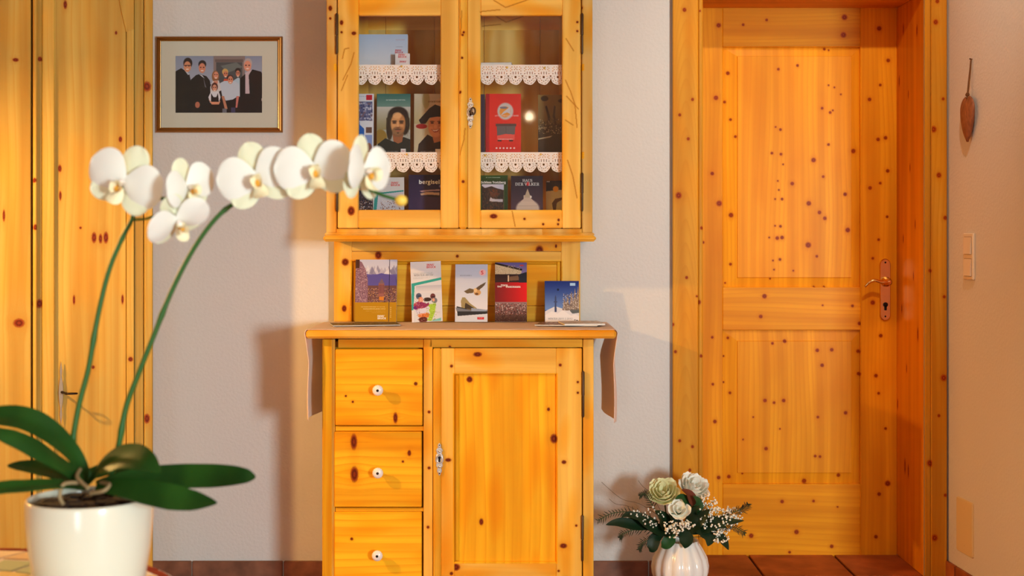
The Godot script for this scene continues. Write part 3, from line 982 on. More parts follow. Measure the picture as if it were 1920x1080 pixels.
func lower_cabinet() -> void:
	var z := 0.40
	var wd := yellow_pine(at(560, 0, 0.45).x, at(0, 610, 0.45).y, 1.0, at(0, 610, 0.45).y + 0.01, 230)
	for k in [[648, 742, 1.8, 1.0], [661, 753, 2, 1.0], [779, 719, 3, 1.0], [741, 783, 9, 0.4], [663, 828, 13, 0.42], [664, 889, 13, 0.5], [767, 849, 5, 0.6], [755, 865, 2, 1.0], [659, 1010, 2.5, 1.0], [804, 772, 2.5, 1.0], [804, 877, 2.5, 1.0], [802, 988, 2.5, 1.0], [880, 711, 5, 1.0], [895, 664, 4, 1.8], [1038, 822, 6, 1.3], [1028, 767, 2.5, 1.2], [902, 978, 3.5, 1.6], [854, 1063, 6, 1.2], [1056, 1023, 6, 0.7], [1057, 866, 4, 0.8], [1050, 684, 2.5, 1.0], [1083, 716, 2, 1.0], [1083, 736, 2, 1.0], [846, 686, 2.5, 1.0], [840, 862, 5, 0.6], [843, 650, 2.2, 1.0], [846, 1075, 3, 1.0], [1080, 985, 2, 1], [1047, 1070, 2, 1]]:
		wd.knots.append(k)
	var base := Vector3((at(603, 0, z).x + at(1113, 0, z).x) / 2, 0, 0.21)
	var o := thing("drawer_cabinet", base, "pine base cabinet with three drawers and one door, white linen over its top", "cabinet")
	var bot := 450.0 + EYE_Y * FOCAL / (EYE_Z - z) - 1.0
	# carcass behind the fronts
	board(o, "carcass", wd, 606, 640, 1110, bot - 14, z - 0.04, 0.34, true, {"tone": -0.15})
	board(o, "corner_post", wd, 604, 636, 623, bot, z, 0.35, true, {"rings": 55.0, "tone": -0.1, "sd": 5.0}, 0.002)
	board(o, "corner_post", wd, 1093, 636, 1113, bot, z, 0.35, true, {"pale": 0.65, "rings": 55.0, "tone": 0.0, "sd": 6.0}, 0.002)
	board(o, "inner_post", wd, 623, 636, 628, bot, z - 0.005, 0.01, true, {"pale": 0.6, "tone": -0.06, "sd": 7.0}, 0.001)
	board(o, "top_rail", wd, 634, 636, 794, 652, z - 0.006, 0.012, false, {"pale": 0.3, "rings": 80.0, "tone": -0.08}, 0.001)
	board(o, "top_rail", wd, 806, 636, 1092, 651, z - 0.001, 0.012, false, {"pale": 0.3, "rings": 80.0, "tone": -0.04}, 0.001)
	board(o, "middle_post", wd, 794, 636, 811, bot, z - 0.001, 0.016, true, {"pale": 0.6, "rings": 60.0, "sd": 8.0, "tone": 0.02}, 0.002)
	board(o, "drawer_rail", wd, 629, 799, 794, 808, z - 0.005, 0.012, false, {"tone": -0.03}, 0.001)
	board(o, "drawer_rail", wd, 629, 952, 794, 959, z - 0.005, 0.012, false, {"tone": -0.05}, 0.001)
	board(o, "plinth", wd, 623, bot - 34, 1093, bot - 1, z - 0.004, 0.014, false, {}, 0.002)
	# table top with eased edges
	var zt := 0.44
	var a := at(573, 619, zt)
	var b := at(1156, 635, zt)
	wd.paint(a.x, a.y + 0.003, b.x, b.y, false, {"pale": 0.6, "rings": 160.0, "tone": 0.02}, [])
	var cc := Vector3((a.x + b.x) / 2, (a.y + b.y) / 2, zt - 0.21)
	var mb := MB.new()
	mb.box(Vector3.ZERO, Vector3(b.x - a.x, a.y - b.y, 0.42), 0.007, func(p: Vector3): return Vector2((p.x + cc.x - wd.ox) / (wd.w * wd.tex), (wd.oy - p.y - cc.y - 0.0 + minf(0.0, p.z - 0.205) * 0.02) / (wd.h * wd.tex)))
	part(o, "table_top", mb.done(), wd.mat, cc)
	# drawers with ribbed white knobs
	var u := (EYE_Z - z) / FOCAL
	var km := MB.new()
	km.lathe([Vector2(0.0075, 0.0), Vector2(0.0065, 0.008), Vector2(0.007, 0.016), Vector2(0.0125, 0.021), Vector2(0.0165, 0.027), Vector2(0.0160, 0.032), Vector2(0.0105, 0.036), Vector2(0.004, 0.0372), Vector2(0.0, 0.0374)], 48, Vector3.ZERO, 16, 0.10)
	var knob := km.done()
	km = MB.new()
	km.ball(Vector3(0, 0.0365, 0), Vector3(0.0045, 0.0028, 0.0045), 12, 6)
	var pin := km.done()
	for q in [[628.5, 655, 792, 798, 710, 730, 1.0, 0.05], [627, 809.5, 790.5, 951, 710, 884, 2.0, 0.0], [627, 960, 790.5, 1103, 709, 1038, 3.0, 0.03]]:
		var d := board(o, "drawer", wd, q[0], q[1], q[2], q[3], z + 0.002, 0.02, false, {"rings": 42.0, "sd": q[6] * 9.7, "tone": q[7]}, 0.0025)
		var kp := at(q[4], q[5], z + 0.002)
		var kn := part(d, "knob", knob, mats.china, kp)
		kn.rotation.x = PI / 2
		var pn := part(d, "knob_pin", pin, mats.dark_iron, kp)
		pn.rotation.x = PI / 2
	# door with a recessed panel
	var d := Node3D.new()
	d.name = "cabinet_door"
	o.add_child(d, true)
	d.global_position = at(952, 1103, z)
	var zd := z + 0.002
	board(d, "closing_strip", wd, 812, 653, 827, 1103, zd + 0.002, 0.022, true, {"pale": 0.25, "rings": 70.0, "tone": -0.03, "sd": 12.0}, 0.004)
	board(d, "stile", wd, 827, 653, 852, 1103, zd, 0.02, true, {"pale": 0.6, "rings": 60.0, "sd": 13.0, "tone": 0.02}, 0.002)
	board(d, "stile", wd, 1043, 653, 1091, 1103, zd, 0.02, true, {"pale": 0.6, "rings": 45.0, "sd": 14.0, "tone": 0.02}, 0.002)
	board(d, "rail", wd, 852, 653, 1043, 702, zd, 0.02, false, {"pale": 0.6, "rings": 90.0, "sd": 15.0, "tone": 0.03}, 0.002)
	board(d, "rail", wd, 852, 1053, 1043, 1103, zd, 0.02, false, {"pale": 0.6, "rings": 60.0, "sd": 16.0, "tone": 0.02}, 0.002)
	board(d, "panel", wd, 850, 700, 1045, 1055, zd - 0.009, 0.008, true, {"rings": 34.0, "sd": 17.0, "tone": 0.04}, 0.0)
	board(d, "panel_moulding", wd, 852, 702, 861, 1053, zd - 0.005, 0.01, true, {"rings": 34.0, "sd": 19.0, "tone": -0.04}, 0.004)
	add_keyhole(d, "escutcheon", at(824, 861, zd + 0.002), u)
	part(d, "hinge", hinge_mesh(82 * u), mats.iron, at(1093.5, 739, zd + 0.003))
	part(d, "hinge", hinge_mesh(82 * u), mats.iron, at(1092, 1009, zd + 0.003))
	wd.finish()

func hutch() -> void:
	var z := 0.32
	var left := at(600, 0, z).x - 0.02
	var topy := at(0, -75, z).y
	var wd := yellow_pine(left, topy + 0.02, 0.95, topy - at(0, 615, 0.05).y + 0.05, 330)
	for k in [[658, 395, 6, 1.3], [640, 42, 3, 1.4], [663, 62, 4, 0.8], [640, 60, 2, 1], [615, 18, 3, 2], [1082, 41, 2, 1.0], [1082, 58, 2, 1.0], [867, 65, 2, 1.0], [866, 108, 2, 1.0], [868, 340, 2.5, 1.0], [869, 60, 2, 1], [1047, 412, 2.5, 0.8], [925, 405, 4, 1.6], [1018, 420, 2, 1], [1046, 420, 2, 1], [983, 410, 2, 1.0], [862, 172, 2.5, 1], [1104, 250, 2, 1],
		[709, 478, 7, 0.8], [1011, 469, 8, 0.8], [647, 491, 6, 1.0], [645, 578, 4, 1.4], [857, 480, 2.5, 1], [1042, 461, 3, 0.6]]:
		wd.knots.append(k)
	var o := thing("glazed_hutch", Vector3((at(614, 0, z).x + at(1110, 0, z).x) / 2, at(0, 605, 0.05).y, 0.16), "pine display cabinet with two glazed doors standing above the drawer cabinet", "cabinet")
	var ytop := -60.0
	# carcass
	var yt := at(0, ytop, z).y
	var yb := at(0, 436, z).y
	for s in [[612, 631], [1091, 1111]]:
		board(o, "side_post", wd, s[0], ytop, s[1], 437, z - 0.006, 0.28, true, {"pale": 0.7, "rings": 60.0, "sd": s[0] * 0.01, "tone": -0.01}, 0.003)
	board(o, "sill", wd, 631, 429, 1091, 437, z - 0.003, 0.28, false, {"rings": 120.0, "tone": 0.02}, 0.002)
	board(o, "base_moulding", wd, 608, 436, 1115, 443, z + 0.008, 0.315, false, {"pale": 0.55, "rings": 150.0, "sd": 7.0}, 0.006)
	board(o, "base_moulding", wd, 605, 441, 1118, 453, z + 0.02, 0.327, false, {"pale": 0.55, "rings": 150.0, "tone": 0.0, "sd": 8.0}, 0.008)
	board(o, "head_rail", wd, 631, ytop, 1091, -32, z - 0.006, 0.28, false, {}, 0.002)
	board(o, "cornice", wd, 602, -75, 1121, ytop, z + 0.02, 0.33, false, {}, 0.008)
	# inside: planks of the back, shelves
	for q in [[618, 720, 1], [720, 812, 2], [812, 905, 3], [905, 1010, 4], [1010, 1104, 5]]:
		board(o, "back_plank", wd, q[0] + 3, -72, q[1] + 2.6, 440, 0.034, 0.012, true, {"pale": 0.9, "rings": 44.0, "sd": q[2] * 5.3, "tone": -0.05}, 0.0015)
	var zs := 0.288
	for ysh in [122.0, 286.0]:
		board(o, "shelf", wd, 628, ysh, 1094, ysh + 12, zs, 0.25, false, {"rings": 150.0, "tone": -0.03}, 0.001)
	# lower back panel between the two cabinets
	var zp := 0.05
	board(o, "back_stile", wd, 626, 452, 660, 603.4, zp, 0.03, true, {"pale": 0.7, "rings": 55.0, "sd": 61.0, "tone": 0.02}, 0.002)
	board(o, "back_stile", wd, 1052, 452, 1088, 603.4, zp, 0.03, true, {"pale": 0.7, "rings": 55.0, "sd": 62.0, "tone": 0.02}, 0.002)
	board(o, "back_rail", wd, 660, 452, 1052, 471, zp, 0.03, false, {"pale": 0.7, "rings": 90.0, "sd": 63.0, "tone": -0.04}, 0.001)
	board(o, "back_rail", wd, 660, 471.6, 1052, 490, zp, 0.03, false, {"pale": 0.7, "rings": 60.0, "sd": 64.0}, 0.002)
	board(o, "back_board", wd, 658, 488, 1054, 573, zp - 0.012, 0.012, false, {"pale": 0.35, "rings": 60.0, "sd": 65.0, "tone": 0.02}, 0.001)
	board(o, "back_board", wd, 658, 573.6, 1054, 603.4, zp - 0.012, 0.012, false, {"pale": 0.35, "rings": 70.0, "sd": 66.0, "tone": -0.01}, 0.002)
	board(o, "back_moulding", wd, 660, 490, 668, 603.4, zp - 0.007, 0.012, true, {"tone": -0.05, "sd": 67.0}, 0.003)
	board(o, "back_moulding", wd, 1044, 490, 1052, 603.4, zp - 0.007, 0.012, true, {"tone": -0.05, "sd": 68.0}, 0.003)
	board(o, "back_moulding", wd, 668, 490, 1044, 496, zp - 0.007, 0.012, false, {"tone": -0.05, "sd": 69.0}, 0.003)
	# glazed doors
	var u := (EYE_Z - z) / FOCAL
	for q in [[633, 672, 826, 860, 0], [876, 901, 1054, 1089, 1]]:
		var d := Node3D.new()
		d.name = "glazed_door"
		o.add_child(d, true)
		d.global_position = at((q[0] + q[3]) / 2.0, 428, z)
		var sd: float = 71.0 + q[4] * 10.0
		board(d, "stile", wd, q[0], -32, q[1], 428, z, 0.022, true, {"pale": 0.7, "rings": 50.0, "sd": sd, "tone": 0.02}, 0.003)
		board(d, "stile", wd, q[2], -32, q[3], 428, z, 0.022, true, {"pale": 0.7, "rings": 50.0, "sd": sd + 1, "tone": 0.02}, 0.003)
		board(d, "rail", wd, q[1], -32, q[2], 29, z, 0.022, false, {"pale": 0.7, "rings": 70.0, "sd": sd + 2, "tone": 0.02}, 0.003)
		board(d, "rail", wd, q[1], 393.5, q[2], 428, z, 0.022, false, {"pale": 0.7, "rings": 70.0, "sd": sd + 3, "tone": 0.03}, 0.003)
		var g0 := at(q[1] - 3, 26, z - 0.012)
		var g1 := at(q[2] + 3, 397, z - 0.012)
		part(d, "pane", boxmesh(Vector3(g1.x - g0.x, g0.y - g1.y, 0.003), 0.0), mats.glass, Vector3((g0.x + g1.x) / 2, (g0.y + g1.y) / 2, z - 0.012))
		var hx := 631.5 if q[4] == 0 else 1091.5
		part(d, "hinge", hinge_mesh(72 * u), mats.iron, at(hx, 63, z + 0.003))
		part(d, "hinge", hinge_mesh(68 * u), mats.iron, at(hx, 360, z + 0.003))
		if q[4] == 1:
			board(d, "closing_strip", wd, 860.5, -32, 876, 429, z + 0.006, 0.028, true, {"pale": 0.5, "rings": 70.0, "sd": 79.0, "tone": 0.05}, 0.006)
			var kk := at(882, 212, z)
			add_keyhole(d, "escutcheon", kk, u * 0.96)
			var mb := MB.new()
			mb.tube([Vector3(0, 0, 0.002), Vector3(0.004, -0.001, 0.014), Vector3(0.008, -0.001, 0.02)], [0.0034], 8)
			var ring := []
			for k in 15:
				var t := TAU * k / 14
				ring.append(Vector3(0.009 + 0.007 * cos(t), 0.004 + 0.011 * sin(t), 0.024))
			mb.tube(ring, [0.0026], 8, false)
			part(d, "key", mb.done(), mats.iron, kk)
	# scratches in the finish
	var dk := rgb8(176, 100, 22)
	for l in [[[643, 150], [658, 120], [664, 98]], [[640, 170], [652, 140]], [[925, 0], [948, 14], [1000, -4]], [[1061, 72], [1076, 96]], [[1060, 150], [1070, 172], [1078, 196], [1082, 240]], [[1060, 225], [1075, 235]], [[642, 110], [646, 92], [655, 90]], [[1064, 300], [1074, 330], [1082, 372]], [[862, 290], [870, 262], [872, 240]], [[864, 66], [866, 20]], [[960, 395], [966, 425]], [[900, 22], [938, 18]], [[650, 330], [662, 300]], [[1062, 180], [1085, 205]]]:
		var pts := []
		for q in l:
			var w := at(q[0], q[1], z)
			pts.append(Vector2(w.x, w.y))
		wd.stroke(pts, 0.0012, dk, 0.7)
	wd.finish()
	lace_strip(122.0, "white crocheted lace edging on the upper shelf of the display cabinet")
	lace_strip(286.0, "white crocheted lace edging on the middle shelf of the display cabinet")
	var tk := [[753, 122, "brass pin in upper lace behind the left glass"], [951, 124, "brass pin in upper lace behind the right glass, nearer the key"], [1021, 125, "brass pin in upper lace behind the right glass, nearer the hinge"], [763, 287, "brass pin in middle lace under the long-haired man's brochure"], [910, 289, "brass pin in middle lace below the dark blue spine"], [1014, 287, "brass pin in middle lace below the dark tree brochure"]]
	var tmb := MB.new()
	tmb.ball(Vector3(0, 0, 0.001), Vector3(0.0036, 0.0036, 0.0026), 10, 6)
	var tmesh := tmb.done()
	for q in tk:
		var t := MeshInstance3D.new()
		t.name = numbered("thumbtack")
		t.mesh = tmesh
		t.material_override = mats.pin
		add_child(t, true)
		t.position = at(q[0], q[1] + 2.5, 0.2915)
		tag(t, q[2], "pin", "brass pins holding the lace")

# a crocheted edging: an open-work band with scallops below it
func lace_strip(ytop: float, label: String) -> void:
	var z := 0.2898
	var a := at(631, ytop, z)
	var b := at(1091, ytop, z)
	var u := (EYE_Z - z) / FOCAL
	var pitch := 26.4 * u
	var band := 20.0 * u
	var cols := 11
	var rows := 8
	var cw := pitch / cols
	var rh := band / rows
	var c := Vector3((a.x + b.x) / 2, a.y + 0.001, z)
	var mb := MB.new()
	mb.sg = -1
	var n := int((b.x - a.x) / pitch)
	var x0 := -n * pitch / 2.0
	var patt := ["###########", "##.#.#.#.##", "#.###.###.#", "##.#.#.#.##", "#.#######.#", "###.#.#.###", "#.#.#.#.#.#", "###########"]
	for k in n:
		for r in rows:
			for q in cols:
				var wav := 0.0007 * sin((k * cols + q) * 0.37) 
				var xx := x0 + k * pitch + q * cw
				var yy := -r * rh
				var full: bool = patt[r][q] == "#"
				if full:
					mb.quad(Vector3(xx, yy - rh, wav), Vector3(xx + cw, yy - rh, wav), Vector3(xx + cw, yy, wav), Vector3(xx, yy, wav))
				else:      # an open mesh: only its threads
					var t := 0.32
					mb.quad(Vector3(xx, yy - rh, wav), Vector3(xx + cw * t, yy - rh, wav), Vector3(xx + cw * t, yy, wav), Vector3(xx, yy, wav))
					mb.quad(Vector3(xx + cw * t, yy - rh * t, wav), Vector3(xx + cw, yy - rh * t, wav), Vector3(xx + cw, yy, wav), Vector3(xx + cw * t, yy, wav))
		# the scallop: rings of stitches round an eyelet
		var sx := x0 + (k + 0.5) * pitch
		var ey := -band - 3.2 * u
		var m := 22
		var lens := [1.5 * u, 0.42, 0.5, 0.74, 0.82, 1.0]
		for i in m:
			for ring in 5:
				if ring == 1 and i % 2 == 0 or ring == 3 and i % 2 == 1:
					continue
				var qd := []
				for e in [[i, ring], [i + 1, ring], [i + 1, ring + 1], [i, ring + 1]]:
					var t := TAU * float(e[0]) / m
					var dirv := Vector2(cos(t), sin(t))
					var outer: float
					if dirv.y > 0.0:
						outer = minf(3.2 * u / maxf(dirv.y, 0.001), pitch * 0.5 / maxf(absf(dirv.x), 0.001))
					else:
						outer = 1.0 / sqrt((dirv.x / (pitch * 0.49)) ** 2 + (dirv.y / (14.5 * u)) ** 2)
					outer *= 1.0 + 0.03 * sin(t * 16.0)
					var rad: float = lerpf(2.1 * u, outer, [0.0, 0.4, 0.5, 0.74, 0.82, 1.0][e[1]])
					qd.append(Vector3(sx + dirv.x * rad, ey + dirv.y * rad, 0.0012 - 0.002 * maxf(0.0, -dirv.y * rad / (17 * u))))
				mb.quad(qd[0], qd[3], qd[2], qd[1])
	var o := MeshInstance3D.new()
	o.name = numbered("lace_edging")
	o.mesh = mb.done()
	o.material_override = mats.lace
	add_child(o, true)
	o.position = c
	tag(o, label, "lace", "lace shelf edgings")

# ---------------------------------------------------------------- printed matter
func booklet(called: String, base: Vector3, w: float, h: float, t: float, lean: float, roll: float, pr: Print, label: String, category := "brochure", group := "", yaw := 0.0, spine := Color(0, 0, 0, 0)) -> Node3D:
	var o := thing(called, base, label, category, group)
	o.rotation = Vector3(deg_to_rad(-lean), deg_to_rad(yaw), deg_to_rad(roll))
	var m := flat(Color(1, 1, 1), 0.45, 0.0, 0.3)
	m.albedo_texture = pr.tex()
	var mb := MB.new()
	mb.box(Vector3(0, 0, 0), Vector3(w, h, 0.0006), 0.0, func(p: Vector3): return Vector2(p.x / w + 0.5, 0.5 - p.y / h))
	part(o, "front_cover", mb.done(), m, Vector3(0, h / 2, -0.0003), true)
	var pages := boxmesh(Vector3(w - 0.001, h - 0.001, t), 0.0)
	part(o, "pages", pages, mats.paper, Vector3(0, h / 2, -0.0007 - t / 2), true)
	mb = MB.new()
	mb.box(Vector3.ZERO, Vector3(w, h, 0.0006), 0.0)
	part(o, "back_cover", mb.done(), flat(spine if spine.a > 0 else rgb8(200, 190, 180), 0.4), Vector3(0, h / 2, -0.0011 - t), true)
	if spine.a > 0:
		part(o, "spine", boxmesh(Vector3(0.0012, h, t + 0.0014), 0.0003), flat(spine, 0.4), Vector3(-w / 2 - 0.0004, h / 2, -0.0007 - t / 2), true)
	return o

# standing on the height hy at depth z, from pixel columns and the pixel row of the top
func standing(called: String, x0: float, x1: float, y0: float, z: float, hy: float, t: float, lean: float, roll: float, pr: Print, label: String, group := "", spine := Color(0, 0, 0, 0), category := "brochure") -> Node3D:
	var zt := z - 0.17 * sin(deg_to_rad(lean))
	var a := at(x0, y0, zt)
	var b := at(x1, y0, z)
	var h := (a.y - hy) / cos(deg_to_rad(lean))
	var w := (x1 - x0) * (EYE_Z - z) / FOCAL
	return booklet(called, Vector3(at((x0 + x1) / 2, y0, z).x, hy + 0.0005, z), w, h, t, lean, roll, pr, label, category, group, 0.0, spine)

func logo(o: Node3D, w: float, h: float, fx: float, fy: float, s: float, mat: Material) -> void:
	lettering(o, "INNS'", s, Vector3((fx - 0.5) * w, h * (1 - fy), 0.0004), mat, 1.0)
	lettering(o, "BRUCK", s, Vector3((fx - 0.5) * w + s * 0.25, h * (1 - fy) - s * 1.15, 0.0004), mat, 1.0)

func face(p: Print, cx: float, cy: float, rx: float, ry: float, skin: Color, hair: Color) -> void:
	p.oval(cx, cy, rx, ry, skin)
	p.oval(cx + rx * 0.45, cy, rx * 0.5, ry * 0.85, skin.darkened(0.14), 0.6)
	for s in [-1, 1]:
		p.oval(cx + s * rx * 0.42, cy - ry * 0.08, rx * 0.24, ry * 0.075, skin.darkened(0.75))
		p.oval(cx + s * rx * 0.44, cy - ry * 0.2, rx * 0.32, ry * 0.045, hair)
	p.oval(cx - rx * 0.03, cy + ry * 0.2, rx * 0.15, ry * 0.16, skin.lightened(0.15), 0.8)
	p.oval(cx, cy + ry * 0.33, rx * 0.2, ry * 0.045, skin.darkened(0.5), 0.8)
	p.oval(cx, cy + ry * 0.54, rx * 0.34, ry * 0.045, skin.darkened(0.42), 0.9)

func brochures() -> void:
	var hT := at(0, 618.0, 0.44).y + 0.003
	var z := 0.105
	var g := "brochures standing on the linen cloth"
	# 1: old town under snowy mountains, mustard foot
	var p := Print.new(158, 236, rgb8(178, 130, 16), 5)
	p.fade(0, 0, 1, 0.2, rgb8(196, 200, 226), rgb8(206, 206, 220))
	p.fade(0, 0.2, 1, 0.42, rgb8(110, 100, 178), rgb8(62, 52, 110))
	for k in 40:
		var x := p.g.randf()
		p.poly([[x - 0.08, 0.23], [x, 0.08 + 0.1 * p.g.randf()], [x + 0.09, 0.24]], [rgb8(226, 224, 232), rgb8(168, 164, 190), rgb8(120, 116, 150)][k % 3], 0.6)
	p.poly([[0.1, 0.36], [0.4, 0.26], [0.62, 0.22], [0.95, 0.27], [1, 0.44], [0.1, 0.44]], rgb8(92, 84, 160))
	p.rect(0.06, 0.42, 1, 0.69, rgb8(110, 74, 72))
	p.specks(0.08, 0.46, 1, 0.69, 900, [rgb8(70, 40, 50), rgb8(210, 150, 110), rgb8(160, 110, 120), rgb8(235, 190, 90), rgb8(60, 50, 80), rgb8(190, 160, 170)], 2)
	p.poly([[0.0, 0.0], [0.14, 0.04], [0.24, 0.16], [0.3, 0.34], [0.3, 0.69], [0, 0.69]], rgb8(140, 104, 124))
	p.specks(0.0, 0.12, 0.28, 0.69, 420, [rgb8(92, 60, 76), rgb8(196, 170, 186), rgb8(70, 50, 70), rgb8(220, 190, 190)], 2)
	p.rect(0.0, 0.0, 0.09, 0.14, rgb8(74, 44, 34))
	p.rect(0.56, 0.38, 0.7, 0.6, rgb8(150, 96, 92))
	for k in 4:
		p.rect(0.575 + 0.032 * k, 0.41, 0.59 + 0.032 * k, 0.55, rgb8(90, 50, 60))
	p.poly([[0.56, 0.39], [0.63, 0.3], [0.7, 0.39]], rgb8(120, 96, 110))
	p.rect(0.58, 0.6, 0.7, 0.66, rgb8(210, 130, 50))
	p.rect(0, 0.695, 1, 1, rgb8(180, 132, 14))
	p.words(0.14, 0.76, 0.72, 0.012, rgb8(240, 226, 180))
	p.words(0.2, 0.79, 0.74, 0.014, rgb8(240, 226, 180))
	p.words(0.26, 0.83, 0.74, 0.006, rgb8(220, 196, 130))
	p.words(0.4, 0.855, 0.74, 0.006, rgb8(220, 196, 130))
	p.rect(0.815, 0, 0.83, 1, rgb8(40, 34, 60))
	for k in 6:
		p.rect(0.85, 0.77 + 0.03 * k, 0.88, 0.78 + 0.03 * k, rgb8(230, 210, 150))
	var o := standing("brochure", 665, 743, 487, z, hT, 0.012, 11, 0, p, "thick brochure with snowy mountains over an old town and a mustard foot", g, rgb8(120, 84, 20))
	lettering(o, "INNS'", 0.0062, Vector3(0.018, 0.019, 0.0004), mats.white, 1.0)
	lettering(o, "BRUCK", 0.0062, Vector3(0.0205, 0.0115, 0.0004), mats.white, 1.0)
	# 2: skiers with a teal band
	p = Print.new(120, 230, rgb8(226, 222, 224), 6)
	p.fade(0, 0, 1, 0.3, rgb8(232, 226, 226), rgb8(216, 216, 222))
	p.words(0.09, 0.185, 0.7, 0.018, rgb8(180, 184, 188))
	p.words(0.08, 0.265, 0.62, 0.006, rgb8(150, 150, 150))
	p.words(0.08, 0.28, 0.4, 0.005, rgb8(150, 150, 150))
	p.poly([[0.02, 0.36], [1, 0.275], [1, 0.32], [0.12, 0.4], [0.06, 0.8], [0.0, 0.8]], rgb8(58, 164, 154))
	p.poly([[0.14, 0.395], [1, 0.315], [1, 1], [0.06, 1], [0.07, 0.7]], rgb8(214, 214, 222))
	p.fade(0.16, 0.4, 1, 0.52, rgb8(186, 188, 202), rgb8(226, 222, 226))
	p.oval(0.24, 0.57, 0.1, 0.055, rgb8(90, 96, 120))
	p.oval(0.3, 0.63, 0.09, 0.05, rgb8(214, 140, 110))
	p.oval(0.52, 0.63, 0.14, 0.035, rgb8(60, 44, 40))
	p.oval(0.7, 0.58, 0.09, 0.05, rgb8(110, 60, 60))
	p.oval(0.75, 0.65, 0.1, 0.05, rgb8(120, 120, 130))
	p.oval(0.22, 0.72, 0.17, 0.06, rgb8(170, 60, 80))
	p.oval(0.2, 0.76, 0.16, 0.04, rgb8(110, 40, 120))
	p.oval(0.3, 0.82, 0.2, 0.05, rgb8(206, 204, 226))
	p.oval(0.34, 0.83, 0.1, 0.03, rgb8(130, 130, 180))
	p.oval(0.4, 0.89, 0.22, 0.05, rgb8(214, 120, 60))
	p.oval(0.36, 0.96, 0.16, 0.05, rgb8(96, 44, 36))
	p.poly([[0.5, 0.72], [0.8, 0.7], [0.76, 0.84], [0.64, 0.99], [0.5, 0.98], [0.6, 0.86]], rgb8(170, 206, 70))
	p.poly([[0.14, 0.74], [0.2, 0.66], [0.34, 0.67], [0.5, 0.7], [0.56, 0.68], [0.58, 0.72], [0.42, 0.78], [0.2, 0.8]], rgb8(150, 52, 96))
	p.poly([[0.2, 0.78], [0.42, 0.77], [0.56, 0.74], [0.6, 0.78], [0.44, 0.86], [0.2, 0.86]], rgb8(214, 210, 230))
	p.rect(0.2, 0.565, 0.32, 0.59, rgb8(50, 60, 84))
	p.rect(0.66, 0.585, 0.78, 0.605, rgb8(60, 40, 44))
	p.oval(0.31, 0.635, 0.05, 0.03, rgb8(236, 176, 150))
	p.oval(0.72, 0.64, 0.045, 0.03, rgb8(226, 160, 130))
	p.specks(0.48, 0.68, 0.8, 0.98, 120, [rgb8(120, 160, 40), rgb8(220, 236, 140), rgb8(90, 80, 40), rgb8(140, 200, 60)], 2)
	p.specks(0.12, 0.6, 0.5, 0.98, 120, [rgb8(240, 226, 220), rgb8(80, 50, 60), rgb8(196, 90, 60)], 2)
	p.poly([[0.62, 0.99], [0.95, 0.94], [0.95, 0.99]], rgb8(120, 190, 190))
	p.words(0.78, 0.84, 0.9, 0.03, rgb8(200, 196, 196))
	o = standing("brochure", 772.5, 830, 490.5, z, hT, 0.002, 11, 2.4, p, "white leaflet with skiers and a teal band, second from left on the cloth", g)
	logo(o, 0.102, 0.205, 0.66, 0.065, 0.0068, mats.red)
	lettering(o, "WINTER AKTIV", 0.0072, Vector3(-0.008, 0.158, 0.0004), mats.grey_ink)
	# 3: bird of prey over a mountain station
	p = Print.new(122, 222, rgb8(210, 214, 226), 7)
	p.fade(0, 0, 1, 0.85, rgb8(186, 196, 220), rgb8(228, 226, 232))
	p.oval(0.84, 0.14, 0.115, 0.06, rgb8(240, 190, 190))
	p.words(0.15, 0.185, 0.5, 0.026, rgb8(150, 156, 176))
	p.poly([[0.27, 0.47], [0.45, 0.42], [0.6, 0.44], [0.55, 0.5], [0.36, 0.51]], rgb8(110, 92, 66))
	p.poly([[0.58, 0.44], [0.78, 0.36], [0.95, 0.31], [0.9, 0.37], [0.72, 0.46]], rgb8(96, 80, 62))
	p.oval(0.68, 0.49, 0.12, 0.055, rgb8(206, 158, 100))
	p.oval(0.62, 0.45, 0.06, 0.04, rgb8(226, 190, 140))
	p.oval(0.66, 0.515, 0.06, 0.02, rgb8(110, 70, 40))
	p.poly([[0.19, 0.72], [0.18, 0.64], [0.22, 0.575], [0.3, 0.575], [0.46, 0.68], [0.68, 0.77], [0.68, 0.8], [0.2, 0.78]], rgb8(160, 142, 96))
	p.poly([[0.3, 0.72], [0.32, 0.67], [0.58, 0.76], [0.56, 0.79], [0.3, 0.77]], rgb8(70, 58, 44))
	p.poly([[0.05, 0.73], [0.45, 0.79], [1, 0.8], [1, 0.86], [0.08, 0.9]], rgb8(52, 50, 52))
	p.poly([[0.02, 0.75], [0.5, 0.8], [1, 0.79], [1, 0.82], [0.05, 0.82]], rgb8(120, 122, 132))
	p.poly([[0.5, 0.76], [1, 0.795], [0.95, 0.82], [0.5, 0.82]], rgb8(150, 160, 180))
	p.rect(0.69, 0.92, 0.9, 0.965, rgb8(196, 30, 40))
	p.words(0.72, 0.93, 0.87, 0.016, rgb8(240, 220, 220))
	o = standing("brochure", 853, 914, 496, z, hT, 0.003, 11, 0, p, "pale blue leaflet with a flying bird of prey, middle of the row on the cloth", g)
	lettering(o, "S", 0.013, Vector3(0.036, 0.166, 0.0004), mats.red, 1.0)
	# 4: red panorama leaflet
	p = Print.new(118, 226, rgb8(214, 28, 30), 8)
	p.fade(0, 0.33, 1, 0.67, rgb8(120, 34, 34), rgb8(228, 28, 30), true)
	p.rect(0, 0, 1, 0.33, rgb8(110, 98, 150))
	p.fade(0, 0, 1, 0.2, rgb8(96, 86, 146), rgb8(140, 124, 170))
	p.poly([[0, 0.02], [0.84, 0.12], [0.82, 0.2], [0, 0.22]], rgb8(206, 186, 150))
	p.poly([[0, 0.0], [0.86, 0.11], [0.84, 0.14], [0, 0.03]], rgb8(36, 26, 26))
